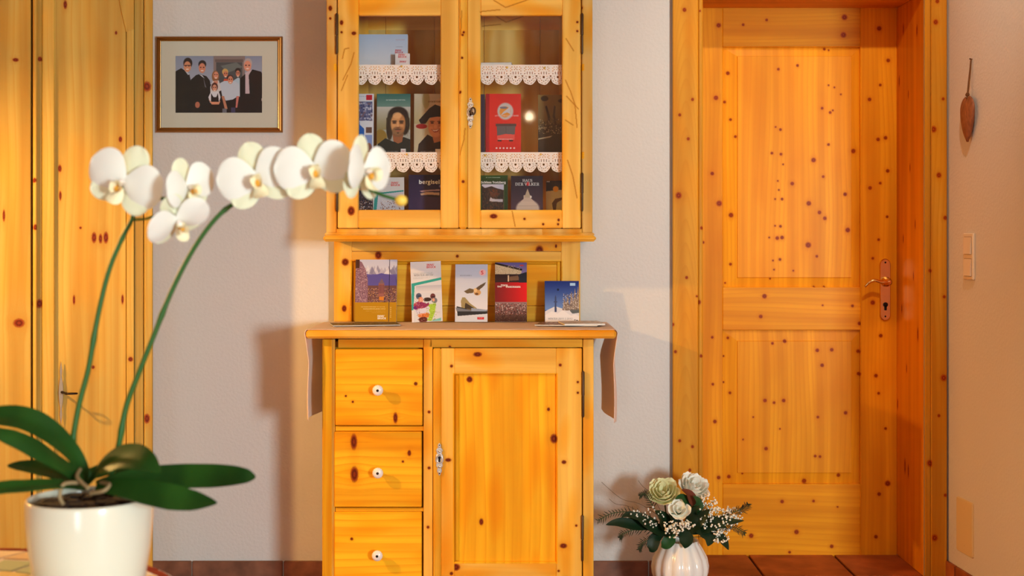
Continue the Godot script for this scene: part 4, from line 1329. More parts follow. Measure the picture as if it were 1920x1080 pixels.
	p.specks(0, 0.05, 0.8, 0.2, 160, [rgb8(232, 214, 180), rgb8(170, 146, 112), rgb8(140, 110, 84)], 2)
	p.rect(0, 0.2, 1, 0.34, rgb8(56, 34, 32))
	p.rect(0.4, 0.22, 0.45, 0.33, rgb8(226, 196, 160))
	p.poly([[0.46, 0.24], [0.72, 0.22], [0.78, 0.3], [0.46, 0.31]], rgb8(120, 88, 66))
	p.poly([[0.75, 0.2], [1, 0.16], [1, 0.34], [0.75, 0.34]], rgb8(40, 40, 50))
	p.fade(0, 0.67, 1, 1, rgb8(150, 120, 120), rgb8(58, 28, 18))
	p.specks(0, 0.69, 1, 0.88, 420, [rgb8(214, 190, 186), rgb8(160, 80, 74), rgb8(90, 50, 44), rgb8(120, 100, 90), rgb8(60, 30, 30)], 3)
	p.specks(0, 0.86, 1, 1, 120, [rgb8(110, 80, 60), rgb8(50, 26, 14), rgb8(80, 50, 30)], 3)
	p.rect(0.78, 0.04, 0.9, 0.065, rgb8(190, 60, 70))
	o = standing("brochure", 928, 988, 492.5, z, hT, 0.003, 11, 0, p, "red panorama leaflet with a lit building on top, right of the bird leaflet", g)
	lettering(o, "DAS", 0.0055, Vector3(-0.038, 0.1185, 0.0004), mats.white, 1.0)
	lettering(o, "TIROL", 0.0062, Vector3(-0.0215, 0.1225, 0.0004), mats.white, 1.0)
	lettering(o, "PANORAMA", 0.0062, Vector3(0.0075, 0.1175, 0.0004), mats.white, 1.0)
	# 5: winter booklet
	p = Print.new(132, 162, rgb8(30, 60, 150), 9)
	p.fade(0, 0, 1, 0.72, rgb8(18, 40, 120), rgb8(120, 150, 206))
	p.poly([[0, 0.74], [0.3, 0.62], [0.6, 0.7], [1, 0.66], [1, 1], [0, 1]], rgb8(226, 220, 222))
	p.poly([[0.29, 0.4], [0.31, 0.34], [0.33, 0.4], [0.34, 0.76], [0.28, 0.76]], rgb8(60, 70, 110))
	p.rect(0.26, 0.5, 0.37, 0.53, rgb8(70, 76, 110))
	p.oval(0.38, 0.21, 0.035, 0.03, rgb8(20, 26, 60))
	for k in 5:
		var tx: float = [0.58, 0.66, 0.78, 0.88, 0.97][k]
		var ty: float = [0.42, 0.34, 0.24, 0.16, 0.12][k]
		p.poly([[tx - 0.08, 0.72], [tx, ty], [tx + 0.08, 0.72]], rgb8(150, 128, 112))
	p.specks(0.52, 0.3, 1, 0.72, 240, [rgb8(232, 222, 214), rgb8(110, 84, 66), rgb8(190, 170, 158), rgb8(90, 80, 90)], 3)
	p.poly([[0.72, 0.72], [1, 0.7], [1, 0.78], [0.8, 0.8]], rgb8(96, 100, 100))
	p.poly([[0, 0.84], [0.2, 0.74], [0.36, 0.8], [0.52, 0.71], [0.76, 0.85], [0.9, 0.82], [1, 0.86], [1, 1], [0, 1]], rgb8(240, 232, 230))
	p.rect(0.74, 0.05, 0.9, 0.12, rgb8(170, 206, 240))
	p.rect(0.86, 0.95, 0.9, 0.97, rgb8(40, 30, 30))
	p.rect(0.92, 0.955, 0.96, 0.975, rgb8(40, 30, 30))
	o = standing("winter_booklet", 1022, 1086, 527, z + 0.004, hT, 0.012, 8, 0, p, "small blue booklet of a snowy winter landscape, rightmost on the cloth", g, rgb8(40, 46, 90))
	lettering(o, "WINTER 2011 | 2012", 0.0062, Vector3(-0.006, 0.0105, 0.0004), mats.grey_ink)
	# flat leaflets on the cloth
	var dk := Print.new(120, 90, rgb8(96, 84, 52), 12)
	dk.specks(0, 0, 1, 1, 220, [rgb8(140, 120, 80), rgb8(70, 60, 44), rgb8(180, 160, 120), rgb8(190, 180, 160)], 3)
	flat_leaflet("leaflet", at(690, 612, 0.28).x, hT, 0.24, 0.215, 0.14, 0.0015, 12.0, dk, "open dark leaflet lying flat on the cloth before the mustard brochure")
	var gp := Print.new(120, 90, rgb8(190, 170, 150), 13)
	gp.specks(0, 0, 0.45, 1, 300, [rgb8(110, 80, 50), rgb8(150, 110, 70), rgb8(90, 60, 40)], 4)
	gp.specks(0.45, 0, 1, 1, 60, [rgb8(170, 160, 150), rgb8(210, 200, 190)], 4)
	flat_leaflet("leaflet", at(1060, 612, 0.28).x, hT, 0.24, 0.2, 0.15, 0.002, -9.0, gp, "brown and grey leaflet lying flat before the red leaflet")
	gp = Print.new(60, 60, rgb8(206, 196, 186), 14)
	gp.specks(0, 0, 1, 1, 60, [rgb8(160, 160, 160), rgb8(228, 222, 214)], 5)
	flat_leaflet("leaflet", at(1096, 612, 0.3).x, hT + 0.0026, 0.25, 0.13, 0.15, 0.004, 6.0, gp, "pale pile of leaflets at the right end of the cloth, below the winter booklet")
	shelf_prints()

func flat_leaflet(called: String, x: float, y: float, z: float, w: float, d: float, t: float, yaw: float, pr: Print, label: String) -> void:
	var o := booklet(called, Vector3(x, y + t + 0.0015, z + d / 2), w, d, t, 0, 0, pr, label, "leaflet", "leaflets lying flat")
	o.rotation = Vector3(-PI / 2, deg_to_rad(yaw), 0)

func shelf_prints() -> void:
	var zs := 0.288
	var h1 := at(0, 122, zs).y + 0.001
	var h2 := at(0, 286, zs).y + 0.001
	var h3 := at(0, 429, 0.317).y + 0.001
	var z := 0.20
	var gm := "brochures on the middle shelf"
	var gb := "brochures on the bottom shelf"
	var gt := "prints on the upper shelf"
	# upper shelf
	var p := Print.new(190, 120, rgb8(206, 214, 226), 31)
	p.fade(0, 0, 1, 1, rgb8(176, 198, 226), rgb8(226, 224, 226))
	p.words(0.78, 0.16, 0.94, 0.014, rgb8(214, 60, 60))
	p.words(0.78, 0.36, 0.92, 0.02, rgb8(150, 150, 160))
	var o := standing("brochure", 664, 764, 65, 0.19, h1, 0.02, 4, 0, p, "pale blue landscape-format brochures propped on the upper shelf", gt)
	logo(o, 0.174, 0.1, 0.83, 0.40, 0.006, mats.red)
	p = Print.new(50, 50, rgb8(226, 220, 220), 32)
	o = standing("card_pack", 741, 768, 101, 0.225, h1, 0.012, 3, 0, p, "small pack of white cards in front of the pale blue brochures", gt)
	logo(o, 0.05, 0.046, 0.46, 0.12, 0.006, mats.red)
	lettering(o, "INNS'", 0.006, Vector3(0.002, 0.018, 0.0004), mats.red, 1.0)
	var q := Print.new(40, 40, rgb8(226, 214, 204), 33)
	flat_leaflet("leaflet", at(806, 0, 0.25).x, h1, 0.14, 0.075, 0.14, 0.008, 0, q, "cream leaflets lying flat on the upper shelf beside the pale blue brochures")
	flat_leaflet("leaflet", at(932, 0, 0.25).x, h1, 0.138, 0.10, 0.14, 0.006, 3, q, "pale leaflets lying flat on the upper shelf behind the right glass")
	q = Print.new(60, 60, rgb8(150, 40, 50), 34)
	q.specks(0, 0, 1, 1, 80, [rgb8(230, 220, 210), rgb8(60, 40, 50)], 6)
	flat_leaflet("leaflet", at(930, 0, 0.25).x, h1 + 0.009, 0.137, 0.10, 0.14, 0.008, -3, q, "dark red brochure lying on top of the pale leaflets, upper shelf")
	# middle shelf, left
	p = Print.new(60, 210, rgb8(224, 226, 232), 35)
	p.words(0.05, 0.04, 0.55, 0.01, rgb8(140, 150, 170))
	p.rect(0.55, 0.02, 0.9, 0.11, rgb8(206, 24, 44))
	p.rect(0.05, 0.13, 0.92, 0.45, rgb8(96, 100, 140))
	p.specks(0.05, 0.13, 0.92, 0.45, 90, [rgb8(60, 70, 110), rgb8(150, 150, 180), rgb8(200, 200, 214), rgb8(120, 96, 110)], 6)
	p.poly([[0, 1], [0, 0.42], [0.14, 0.4], [0.2, 0.52], [0.44, 0.58], [0.5, 1]], rgb8(30, 100, 190))
	p.rect(0.56, 0.56, 0.92, 0.66, rgb8(110, 80, 70))
	p.rect(0.5, 0.69, 0.92, 0.98, rgb8(140, 160, 214))
	p.oval(0.72, 0.9, 0.2, 0.09, rgb8(150, 96, 80))
	standing("brochure", 668, 700, 176, z, h2, 0.003, 5, 0, p, "white and blue leaflet at the far left of the middle shelf", gm)
	p = Print.new(124, 222, rgb8(170, 172, 160), 36)
	p.fade(0, 0, 1, 0.22, rgb8(54, 112, 104), rgb8(116, 148, 136))
	p.fade(0, 0.22, 1, 0.6, rgb8(196, 196, 188), rgb8(150, 138, 92))
	p.oval(0.1, 0.72, 0.22, 0.14, rgb8(150, 120, 50))
	p.oval(0.63, 0.36, 0.33, 0.16, rgb8(40, 31, 25))
	p.oval(0.82, 0.5, 0.17, 0.2, rgb8(44, 34, 26))
	p.oval(0.38, 0.55, 0.11, 0.24, rgb8(58, 46, 32))
	for k in 26:                              # strands of hair
		var hx := 0.28 + 0.012 * k if k < 10 else 0.78 + 0.012 * (k - 10)
		p.poly([[hx, 0.4], [hx + 0.018, 0.4], [hx + 0.03 * sin(k * 1.7), 0.66 + 0.06 * sin(k * 2.3)]], [rgb8(70, 56, 36), rgb8(36, 28, 22), rgb8(92, 74, 46)][k % 3], 0.8)
	p.poly([[0.0, 1], [0.03, 0.84], [0.26, 0.74], [0.5, 0.8], [0.8, 0.72], [1, 0.76], [1, 1]], rgb8(40, 44, 38))
	p.poly([[0.47, 0.66], [0.8, 0.66], [0.76, 0.8], [0.64, 0.83], [0.5, 0.79]], rgb8(160, 98, 62))
	p.oval(0.625, 0.5, 0.235, 0.205, rgb8(216, 156, 98))
	p.oval(0.63, 0.63, 0.2, 0.095, rgb8(128, 92, 62), 0.75)       # stubble
	p.oval(0.76, 0.5, 0.1, 0.16, rgb8(178, 116, 66), 0.6)
	p.oval(0.6, 0.36, 0.15, 0.06, rgb8(238, 186, 130), 0.6)
	for s in [-1, 1]:
		p.oval(0.625 + s * 0.105, 0.455, 0.085, 0.014, rgb8(60, 42, 30), 0.9)
		p.oval(0.625 + s * 0.105, 0.482, 0.07, 0.016, rgb8(74, 48, 34), 0.9)
		p.oval(0.625 + s * 0.11, 0.53, 0.07, 0.02, rgb8(232, 172, 116), 0.5)
	p.poly([[0.605, 0.47], [0.64, 0.47], [0.665, 0.555], [0.59, 0.555]], rgb8(230, 174, 120), 0.7)
	p.oval(0.63, 0.562, 0.055, 0.012, rgb8(120, 74, 48), 0.8)
	p.oval(0.63, 0.592, 0.12, 0.014, rgb8(96, 66, 46), 0.8)
	p.oval(0.63, 0.616, 0.085, 0.013, rgb8(176, 100, 78), 0.9)
	p.oval(0.63, 0.65, 0.035, 0.016, rgb8(92, 64, 44), 0.8)
	p.words(0.28, 0.095, 0.84, 0.022, rgb8(230, 232, 226))
	p.words(0.24, 0.955, 0.66, 0.01, rgb8(200, 200, 196))
	p.rect(0.72, 0.915, 0.88, 0.99, rgb8(236, 228, 224))
	p.words(0.75, 0.95, 0.86, 0.014, rgb8(190, 70, 80))
	standing("brochure", 706, 769, 176, z, h2, 0.006, 5, 0, p, "brochure with a long-haired bearded man on a green cover, middle shelf", gm, rgb8(70, 40, 30))
	p = Print.new(124, 222, rgb8(190, 180, 150), 37)
	p.fade(0, 0, 1, 0.5, rgb8(206, 196, 170), rgb8(176, 164, 120))
	p.oval(0.35, 0.1, 0.12, 0.16, rgb8(150, 150, 90), 0.6)
	p.oval(0.8, 0.14, 0.2, 0.08, rgb8(220, 190, 150), 0.7)
	p.oval(0.22, 0.54, 0.18, 0.045, rgb8(150, 30, 26))
	p.poly([[0.1, 1], [0.14, 0.84], [0.4, 0.68], [0.7, 0.76], [1, 0.66], [1, 1]], rgb8(46, 34, 32))
	p.poly([[0.5, 0.62], [0.86, 0.62], [0.86, 0.78], [0.6, 0.82]], rgb8(176, 112, 76))
	p.oval(0.64, 0.54, 0.245, 0.2, rgb8(206, 138, 98))
	p.oval(0.8, 0.54, 0.1, 0.16, rgb8(168, 100, 66), 0.6)
	for s in [-1, 1]:
		p.oval(0.645 + s * 0.11, 0.46, 0.08, 0.012, rgb8(84, 52, 38), 0.8)
		p.oval(0.645 + s * 0.11, 0.485, 0.055, 0.014, rgb8(70, 42, 34), 0.9)
		p.oval(0.645 + s * 0.14, 0.57, 0.07, 0.03, rgb8(226, 156, 114), 0.6)
	p.oval(0.63, 0.545, 0.05, 0.035, rgb8(224, 156, 114), 0.8)
	p.poly([[0.5, 0.59], [0.63, 0.605], [0.78, 0.575], [0.7, 0.64], [0.6, 0.645]], rgb8(150, 70, 56))
	p.poly([[0.53, 0.6], [0.63, 0.61], [0.75, 0.59], [0.68, 0.62], [0.6, 0.625]], rgb8(240, 226, 210))
	p.poly([[0.14, 0.44], [0.3, 0.34], [0.46, 0.24], [0.62, 0.18], [0.84, 0.22], [0.94, 0.36], [1, 0.4], [0.7, 0.38], [0.46, 0.4], [0.34, 0.5], [0.2, 0.5]], rgb8(28, 26, 28))
	p.words(0.42, 0.12, 0.86, 0.028, rgb8(100, 80, 60))
	p.words(0.2, 0.955, 0.6, 0.01, rgb8(210, 204, 196))
	p.rect(0.64, 0.92, 0.8, 0.99, rgb8(236, 228, 224))
	standing("brochure", 776, 839, 176, z, h2, 0.006, 5, 0, p, "brochure with a smiling man in a dark hat, middle shelf", gm, rgb8(90, 50, 36))
	# middle shelf, right
	p = Print.new(40, 200, rgb8(44, 40, 66), 38)
	standing("brochure", 893, 909, 177, z + 0.01, h2, 0.004, 2, 0, p, "narrow dark blue leaflet beside the red bus brochure", gm)
	p = Print.new(132, 224, rgb8(222, 34, 30), 39)
	p.rect(0, 0, 0.1, 1, rgb8(176, 22, 30))
	p.oval(0.55, 0.29, 0.25, 0.155, rgb8(206, 196, 190))
	p.oval(0.54, 0.3, 0.17, 0.1, rgb8(228, 150, 60))
	p.poly([[0.42, 0.36], [0.5, 0.3], [0.68, 0.22], [0.7, 0.34], [0.6, 0.31]], rgb8(210, 204, 206))
	p.oval(0.5, 0.23, 0.12, 0.02, rgb8(120, 120, 136))
	p.words(0.26, 0.355, 0.92, 0.03, rgb8(236, 190, 190))
	p.poly([[0.28, 0.5], [0.86, 0.5], [0.86, 0.545], [0.28, 0.545]], rgb8(80, 60, 64))
	p.poly([[0.31, 0.54], [0.84, 0.54], [0.82, 0.68], [0.56, 0.67], [0.32, 0.7]], rgb8(96, 92, 96))
	p.rect(0.57, 0.55, 0.585, 0.67, rgb8(60, 54, 56))
	p.poly([[0.32, 0.7], [0.56, 0.67], [0.82, 0.68], [0.82, 0.77], [0.32, 0.77]], rgb8(232, 84, 76))
	p.words(0.36, 0.75, 0.78, 0.02, rgb8(236, 214, 214))
	p.rect(0.34, 0.775, 0.46, 0.8, rgb8(60, 40, 44))
	p.rect(0.66, 0.775, 0.78, 0.8, rgb8(60, 40, 44))
	for k in 6:
		p.oval(0.3 + 0.1 * k, 0.905, 0.03, 0.016, rgb8(244, 214, 210))
	p.rect(0.1, 0.955, 1, 0.962, rgb8(240, 110, 100))
	standing("brochure", 911, 977, 176, z + 0.006, h2, 0.008, 4, 0, p, "bright red brochure with a bus and round emblem, middle shelf", gm, rgb8(150, 20, 26))
	p = Print.new(110, 216, rgb8(120, 98, 50), 40)
	p.fade(0, 0, 1, 0.5, rgb8(140, 114, 60), rgb8(96, 76, 40))
	p.fade(0, 0.5, 1, 1, rgb8(60, 48, 34), rgb8(34, 24, 20))
	p.oval(0.22, 0.06, 0.14, 0.05, rgb8(56, 44, 34))
	p.oval(0.86, 0.1, 0.2, 0.04, rgb8(70, 56, 40))
	p.poly([[0.24, 0.2], [0.34, 0.4], [0.3, 0.6], [0.38, 0.62], [0.42, 0.38], [0.3, 0.18]], rgb8(40, 28, 20))
	p.poly([[0.55, 0.18], [0.5, 0.36], [0.58, 0.56], [0.66, 0.56], [0.58, 0.36], [0.6, 0.2]], rgb8(44, 30, 22))
	p.specks(0, 0.4, 1, 0.66, 160, [rgb8(40, 30, 24), rgb8(96, 80, 50), rgb8(170, 150, 110), rgb8(70, 60, 40)], 4)
	p.poly([[0.0, 0.74], [0.4, 0.7], [0.5, 0.69], [0.4, 0.725], [0.0, 0.76]], rgb8(170, 160, 130))
	p.words(0.02, 0.55, 0.3, 0.03, rgb8(196, 180, 140))
	standing("brochure", 1009, 1064, 178, z, h2, 0.005, 5, 0, p, "dark brown brochure with tree trunks, right end of the middle shelf", gm)
	# bottom shelf
	p = Print.new(60, 150, rgb8(60, 50, 60), 41, 0.66)
	p.specks(0, 0, 1, 0.55, 120, [rgb8(40, 34, 46), rgb8(90, 80, 100), rgb8(20, 18, 26)], 4)
	p.specks(0, 0.4, 1, 1, 220, [rgb8(96, 60, 60), rgb8(210, 200, 200), rgb8(150, 110, 90), rgb8(40, 30, 36)], 4)
	standing("brochure", 668, 699, 357, z + 0.02, h3, 0.006, 4, 0, p, "dark brochure at the far left of the bottom shelf", gb)
	p = Print.new(116, 200, rgb8(222, 216, 212), 42, 0.66)
	p.words(0.08, 0.2, 0.6, 0.02, rgb8(180, 184, 188))
	p.poly([[0.05, 0.46], [0.98, 0.38], [0.98, 0.42], [0.16, 0.5], [0.1, 1], [0, 1]], rgb8(44, 150, 144))
	p.poly([[0.17, 0.5], [0.98, 0.42], [1, 1], [0.1, 1]], rgb8(206, 202, 210))
	p.specks(0.2, 0.66, 0.9, 1, 120, [rgb8(230, 220, 210), rgb8(150, 110, 100), rgb8(196, 190, 196)], 4)
	o = standing("brochure", 700, 758, 333, z + 0.01, h3, 0.003, 5, 0.6, p, "white leaflet with a teal band behind the orchid bud, bottom shelf", gb)
	logo(o, 0.1, 0.17, 0.7, 0.12, 0.0066, mats.red)
	p = Print.new(140, 170, rgb8(40, 30, 66), 43, 0.66)
	p.fade(0, 0, 1, 1, rgb8(38, 28, 64), rgb8(60, 44, 84))
	p.poly([[0.28, 0.46], [0.42, 0.43], [0.8, 0.41], [0.82, 0.45], [0.6, 0.46], [0.34, 0.49]], rgb8(170, 140, 150))
	p.poly([[0.3, 0.53], [0.45, 0.49], [0.8, 0.5], [0.8, 0.58], [0.56, 0.56], [0.32, 0.58]], rgb8(190, 160, 140))
	p.poly([[0.46, 0.56], [0.8, 0.58], [0.78, 0.64], [0.5, 0.62]], rgb8(36, 24, 40))
	p.oval(0.82, 0.32, 0.04, 0.04, rgb8(120, 116, 170))
	o = standing("brochure", 766, 838, 328, z, h3, 0.006, 5, 0, p, "navy brochure with a ski jump building, bottom shelf", gb, rgb8(50, 30, 40))
	lettering(o, "bergisel", 0.0128, Vector3(0.004, 0.153, 0.0004), mats.white, 1.0)
	p = Print.new(110, 150, rgb8(30, 62, 20), 44, 0.66)
	p.fade(0, 0, 1, 0.26, rgb8(40, 84, 24), rgb8(20, 44, 22))
	p.rect(0.05, 0.26, 0.86, 1, rgb8(200, 196, 214))
	p.poly([[0.05, 0.3], [0.16, 0.36], [0.4, 0.31], [0.6, 0.37], [0.86, 0.42], [0.86, 1], [0.05, 1]], rgb8(58, 40, 34))
	p.oval(0.5, 0.5, 0.2, 0.12, rgb8(110, 50, 24), 0.8)
	p.specks(0.06, 0.4, 0.85, 1, 260, [rgb8(40, 34, 30), rgb8(80, 50, 36), rgb8(34, 40, 30), rgb8(100, 60, 40)], 4)
	p.poly([[0.33, 0.7], [0.37, 0.62], [0.45, 0.67], [0.82, 0.68], [0.82, 0.76], [0.34, 0.74]], rgb8(200, 186, 190))
	p.words(0.2, 0.06, 0.72, 0.03, rgb8(220, 226, 214))
	p.rect(0.86, 0.2, 0.875, 1, rgb8(130, 140, 90))
	o = standing("brochure", 901, 952, 329, z, h3, 0.006, 4, 0, p, "green brochure with a white castle before dark woods, bottom shelf", gb)
	lettering(o, "Schloss Tratzberg", 0.0072, Vector3(-0.002, 0.1515, 0.0004), mats.white, 1.0, HORIZONTAL_ALIGNMENT_CENTER, false, 0.95)
	p = Print.new(124, 150, rgb8(44, 34, 62), 45, 0.66)
	p.fade(0, 0, 1, 1, rgb8(24, 20, 40), rgb8(90, 60, 70))
	p.oval(0.52, 0.95, 0.4, 0.3, rgb8(226, 196, 172))
	p.rect(0.4, 0.56, 0.62, 0.7, rgb8(206, 176, 154))
	p.poly([[0.42, 0.62], [0.52, 0.36], [0.62, 0.62]], rgb8(198, 170, 140))
	p.poly([[0.3, 0.74], [0.42, 0.64], [0.62, 0.64], [0.74, 0.74]], rgb8(216, 186, 164))
	p.oval(0.62, 0.6, 0.03, 0.04, rgb8(244, 230, 214))
	p.rect(0.2, 0.86, 0.84, 0.875, rgb8(190, 150, 130))
	p.oval(0.53, 0.225, 0.065, 0.065, rgb8(206, 30, 36))
	o = standing("brochure", 958, 1018, 330, z, h3, 0.006, 4, 0, p, "dark brochure with a white stupa, bottom shelf", gb)
	lettering(o, "HAUS", 0.0085, Vector3(0.002, 0.1575, 0.0004), mats.white, 0.0, HORIZONTAL_ALIGNMENT_CENTER, true)
	lettering(o, "DER V LKER", 0.0092, Vector3(0.001, 0.1455, 0.0004), mats.white, 0.0, HORIZONTAL_ALIGNMENT_CENTER, true, 1.05)
	p = Print.new(100, 130, rgb8(40, 42, 54), 46, 0.66)
	p.poly([[0, 0.34], [0.7, 0.28], [1, 0.26], [1, 1], [0, 1]], rgb8(206, 190, 130))
	p.oval(0.36, 0.26, 0.12, 0.1, rgb8(226, 160, 40))
	p.poly([[0.22, 0.72], [0.34, 0.58], [0.6, 0.54], [0.62, 0.6], [0.42, 0.7], [0.36, 1], [0.28, 1]], rgb8(96, 70, 40))
	p.poly([[0.4, 0.72], [0.7, 0.56], [1, 0.5], [1, 1], [0.36, 1]], rgb8(190, 180, 120))
	p.rect(0.02, 0.02, 0.14, 0.06, rgb8(220, 214, 200))
	p.words(0.6, 0.12, 0.95, 0.03, rgb8(190, 190, 190))
	standing("brochure", 1024, 1074, 339, z, h3, 0.004, 5, 0, p, "brochure with navy top and yellow flower, right end of the bottom shelf", gb)

func runner_cloth() -> void:
	var a := at(573, 619, 0.44)
	var b := at(1156, 635, 0.44)
	var yt := a.y + 0.0022
	var c := Vector3((a.x + b.x) / 2, yt, 0.25)
	var bl := at(570, 789, 0.43).y
	var br := at(1156, 794, 0.43).y
	var x0 := a.x - 0.0025
	var x1 := b.x + 0.0025
	# the line of the cloth from the left hem over the top to the right hem
	var line := []
	for k in 15:
		line.append([x0 - 0.002, lerpf(bl, yt - 0.012, k / 14.0), 1.0 - k / 14.0, 0])
	line.append([x0 + 0.001, yt - 0.004, 0.0, 0])
	line.append([x0 + 0.006, yt, 0.0, 0])
	for k in 24:
		line.append([lerpf(x0 + 0.015, x1 - 0.015, k / 23.0), yt, 0.0, 1])
	line.append([x1 - 0.006, yt, 0.0, 0])
	line.append([x1 - 0.001, yt - 0.004, 0.0, 0])
	for k in 15:
		line.append([x1 + 0.002, lerpf(yt - 0.012, br, k / 14.0), k / 14.0, 2])
	var rows := []
	for q in line:
		var row := []
		for m in 25:
			var f := m / 24.0
			var z := lerpf(0.436, 0.062, f)
			var hang: float = q[2]
			var w := 0.0
			if hang > 0.0:
				var lo := minf(1.0, hang * 3.0)
				w = hang * (0.004 * sin(f * 7.0 + hang * 3.0) + 0.005 * cos(hang * 5.0) - 0.004) + lo * (0.03 * f + 0.013 * (1.0 - smoothstep(0.0, 0.17, f)))
				z += 0.004 * lo * smoothstep(0.0, 0.1, f) * (1.0 - f)
				z = lerpf(z, 0.25, hang * 0.04)
			var px: float = q[0] + (w if q[3] == 0 else -w)
			var py: float = q[1]
			if q[3] == 1:
				py += 0.0006 * sin(q[0] * 60.0 + f * 4.0)
			row.append(Vector3(px, py, z) - c)
		rows.append(row)
	rows.reverse()
	var mb := MB.new()
	mb.sheet(rows, 0.0012)
	var o := MeshInstance3D.new()
	o.name = "table_runner"
	o.mesh = mb.done()
	o.material_override = mats.linen
	add_child(o, true)
	o.position = c
	tag(o, "cream linen runner draped over the cabinet top, its ends hanging down both sides", "tablecloth")

# a point on the slightly turned right wall for a pixel, with its depth z
func on_right_wall(px: float, py: float) -> Vector3:
	var k := (px - 960.0) / FOCAL
	var z := (k * EYE_Z - 1.48) / (0.06 + k)
	return at(px, py, z)

func wall_things() -> void:
	var turn := atan(0.06) - PI / 2          # facing out of the right wall
	# hanging wooden heart
	var hp := on_right_wall(1823, 180)
	var o := thing("hanging_heart", hp, "brown wooden heart hanging by a cord on the right wall", "ornament")
	o.rotation.y = turn
	var rows := []
	var u := (EYE_Z - hp.z) / FOCAL
	var n := 20
	for i in n + 1:
		var t := float(i) / n
		# height runs from the tip to the lobes; half width of a heart
		var y := lerpf(-86 * u, 0.0, t)
		var hw := 0.052 * sin(minf(t * 1.25, 1.0) * PI * 0.5) ** 0.8
		if t > 0.72:
			hw *= sqrt(maxf(0.0, 1.0 - ((t - 0.72) / 0.30) ** 2))
		var th := 0.014 * sqrt(maxf(0.02, sin(PI * clampf(t, 0.02, 0.99))))
		var row := []
		for k in 24:
			var a := -TAU * k / 24
			var dip := 0.013 * maxf(0.0, 1.0 - absf(cos(a) * hw) / 0.02) * smoothstep(0.75, 1.0, t)
			row.append(Vector3(cos(a) * hw, y - dip, 0.016 + sin(a) * th))
		rows.append(row)
	var mb := MB.new()
	mb.sg = 1
	mb.grid(rows, true)
	mb.sg = 2
	for k in 24:
		mb.tri(rows[n][k], rows[n][(k + 1) % 24], Vector3(0, -0.006, 0.016))
	var hm := flat(Color(1, 1, 1), 0.6)
	var gr := Gradient.new()
	gr.set_color(0, rgb8(112, 58, 30)); gr.set_color(1, rgb8(176, 104, 62))
	var nt := noise_tex(0.02, 256, 77, 4)
	nt.color_ramp = gr
	hm.albedo_texture = nt
	hm.uv1_triplanar = true
	hm.uv1_scale = Vector3(14, 5, 14)
	part(o, "heart", mb.done(), hm, Vector3.ZERO, true)
	var cord := flat(rgb8(110, 66, 30), 0.9)
	mb = MB.new()
	for s in [-1, 1]:
		mb.tube([Vector3(0.0015 * s, -0.008, 0.017), Vector3(0.002 * s, 0.03, 0.013), Vector3(0.0018 * s, 0.085, 0.007), Vector3(0.0, 70 * u, 0.004)], [0.0026], 6)
	part(o, "cord", mb.done(), cord, Vector3.ZERO, true)
	mb = MB.new()
	mb.ball(Vector3(0, 0.004, 0.016), Vector3(0.007, 0.006, 0.007), 10, 6)
	mb.ball(Vector3(0.003, 0.008, 0.017), Vector3(0.005, 0.004, 0.005), 8, 5)
	part(o, "knot", mb.done(), cord, Vector3.ZERO, true)
	mb = MB.new()
	mb.tube([Vector3(0, 69 * u, 0.0), Vector3(0, 69.6 * u, 0.009)], [0.0014, 0.0022], 8)
	part(o, "nail", mb.done(), mats.dark_iron, Vector3.ZERO, true)
	# double light switch
	var sp := on_right_wall(1819.5, 481)
	o = thing("light_switch", sp, "white double light switch on the right wall beside the door casing", "switch")
	o.rotation.y = turn
	var sw := flat(rgb8(232, 216, 196), 0.35)
	mb = MB.new()
	mb.box(Vector3(0, 0, 0.004), Vector3(0.081, 0.152, 0.009), 0.003)
	part(o, "frame", mb.done(), sw, Vector3.ZERO, true)
	for s in [-1, 1]:
		mb = MB.new()
		var r := 0.0275
		var cy: float = 0.0355 * s
		# a tilted rocker: its upper half stands out less
		mb.sg = -1
		var zt := 0.0095
		var zb := 0.0135
		var v := [Vector3(-r, cy - r, zb), Vector3(r, cy - r, zb), Vector3(r, cy + r, zt), Vector3(-r, cy + r, zt)]
		mb.quad(v[0], v[1], v[2], v[3])
		var w := []
		for q in v:
			w.append(Vector3(q.x, q.y, 0.006))
		for k in 4:
			mb.quad(v[(k + 1) % 4], v[k], w[k], w[(k + 1) % 4])
		part(o, "rocker", mb.done(), sw, Vector3.ZERO, true)
		# recessed joint round the rocker
		mb = MB.new()
		for e in [[0, 1], [0, -1], [1, 0], [-1, 0]]:
			mb.box(Vector3(e[0] * 0.0286, cy + e[1] * 0.0286, 0.0084), Vector3(0.0012 if e[0] else 0.058, 0.0012 if e[1] else 0.058, 0.0006), 0.0)
		part(o, "joint", mb.done(), flat(rgb8(120, 84, 56), 0.8), Vector3.ZERO, true)
	# blank cover plate near the floor
	var cp := on_right_wall(1811, 988)
	o = thing("cover_plate", cp, "plain cream cover plate low on the right wall above the skirting", "cover plate")
	o.rotation.y = turn
	mb = MB.new()
	var pl := PackedVector2Array()
	for q in [[1, 1], [-1, 1], [-1, -1], [1, -1]]:
		for k in 6:
			var base := 0.0 if q == [1, 1] else PI / 2 if q == [-1, 1] else PI if q == [-1, -1] else PI * 1.5
			var t := base + PI / 2 * k / 5.0
			pl.append(Vector2(q[0] * 0.058 + cos(t) * 0.008, q[1] * 0.081 + sin(t) * 0.008))
	mb.slab(pl, 0.006, 0.006, 0.002)
	part(o, "plate", mb.done(), flat(rgb8(226, 200, 150), 0.6), Vector3.ZERO, true)
	for s in [-1, 1]:
		mb = MB.new()
		mb.ball(Vector3(0.0, 0.06 * s, 0.006), Vector3(0.003, 0.003, 0.0008), 8, 4)
		part(o, "screw_cap", mb.done(), flat(rgb8(222, 196, 148), 0.6), Vector3.ZERO, true)

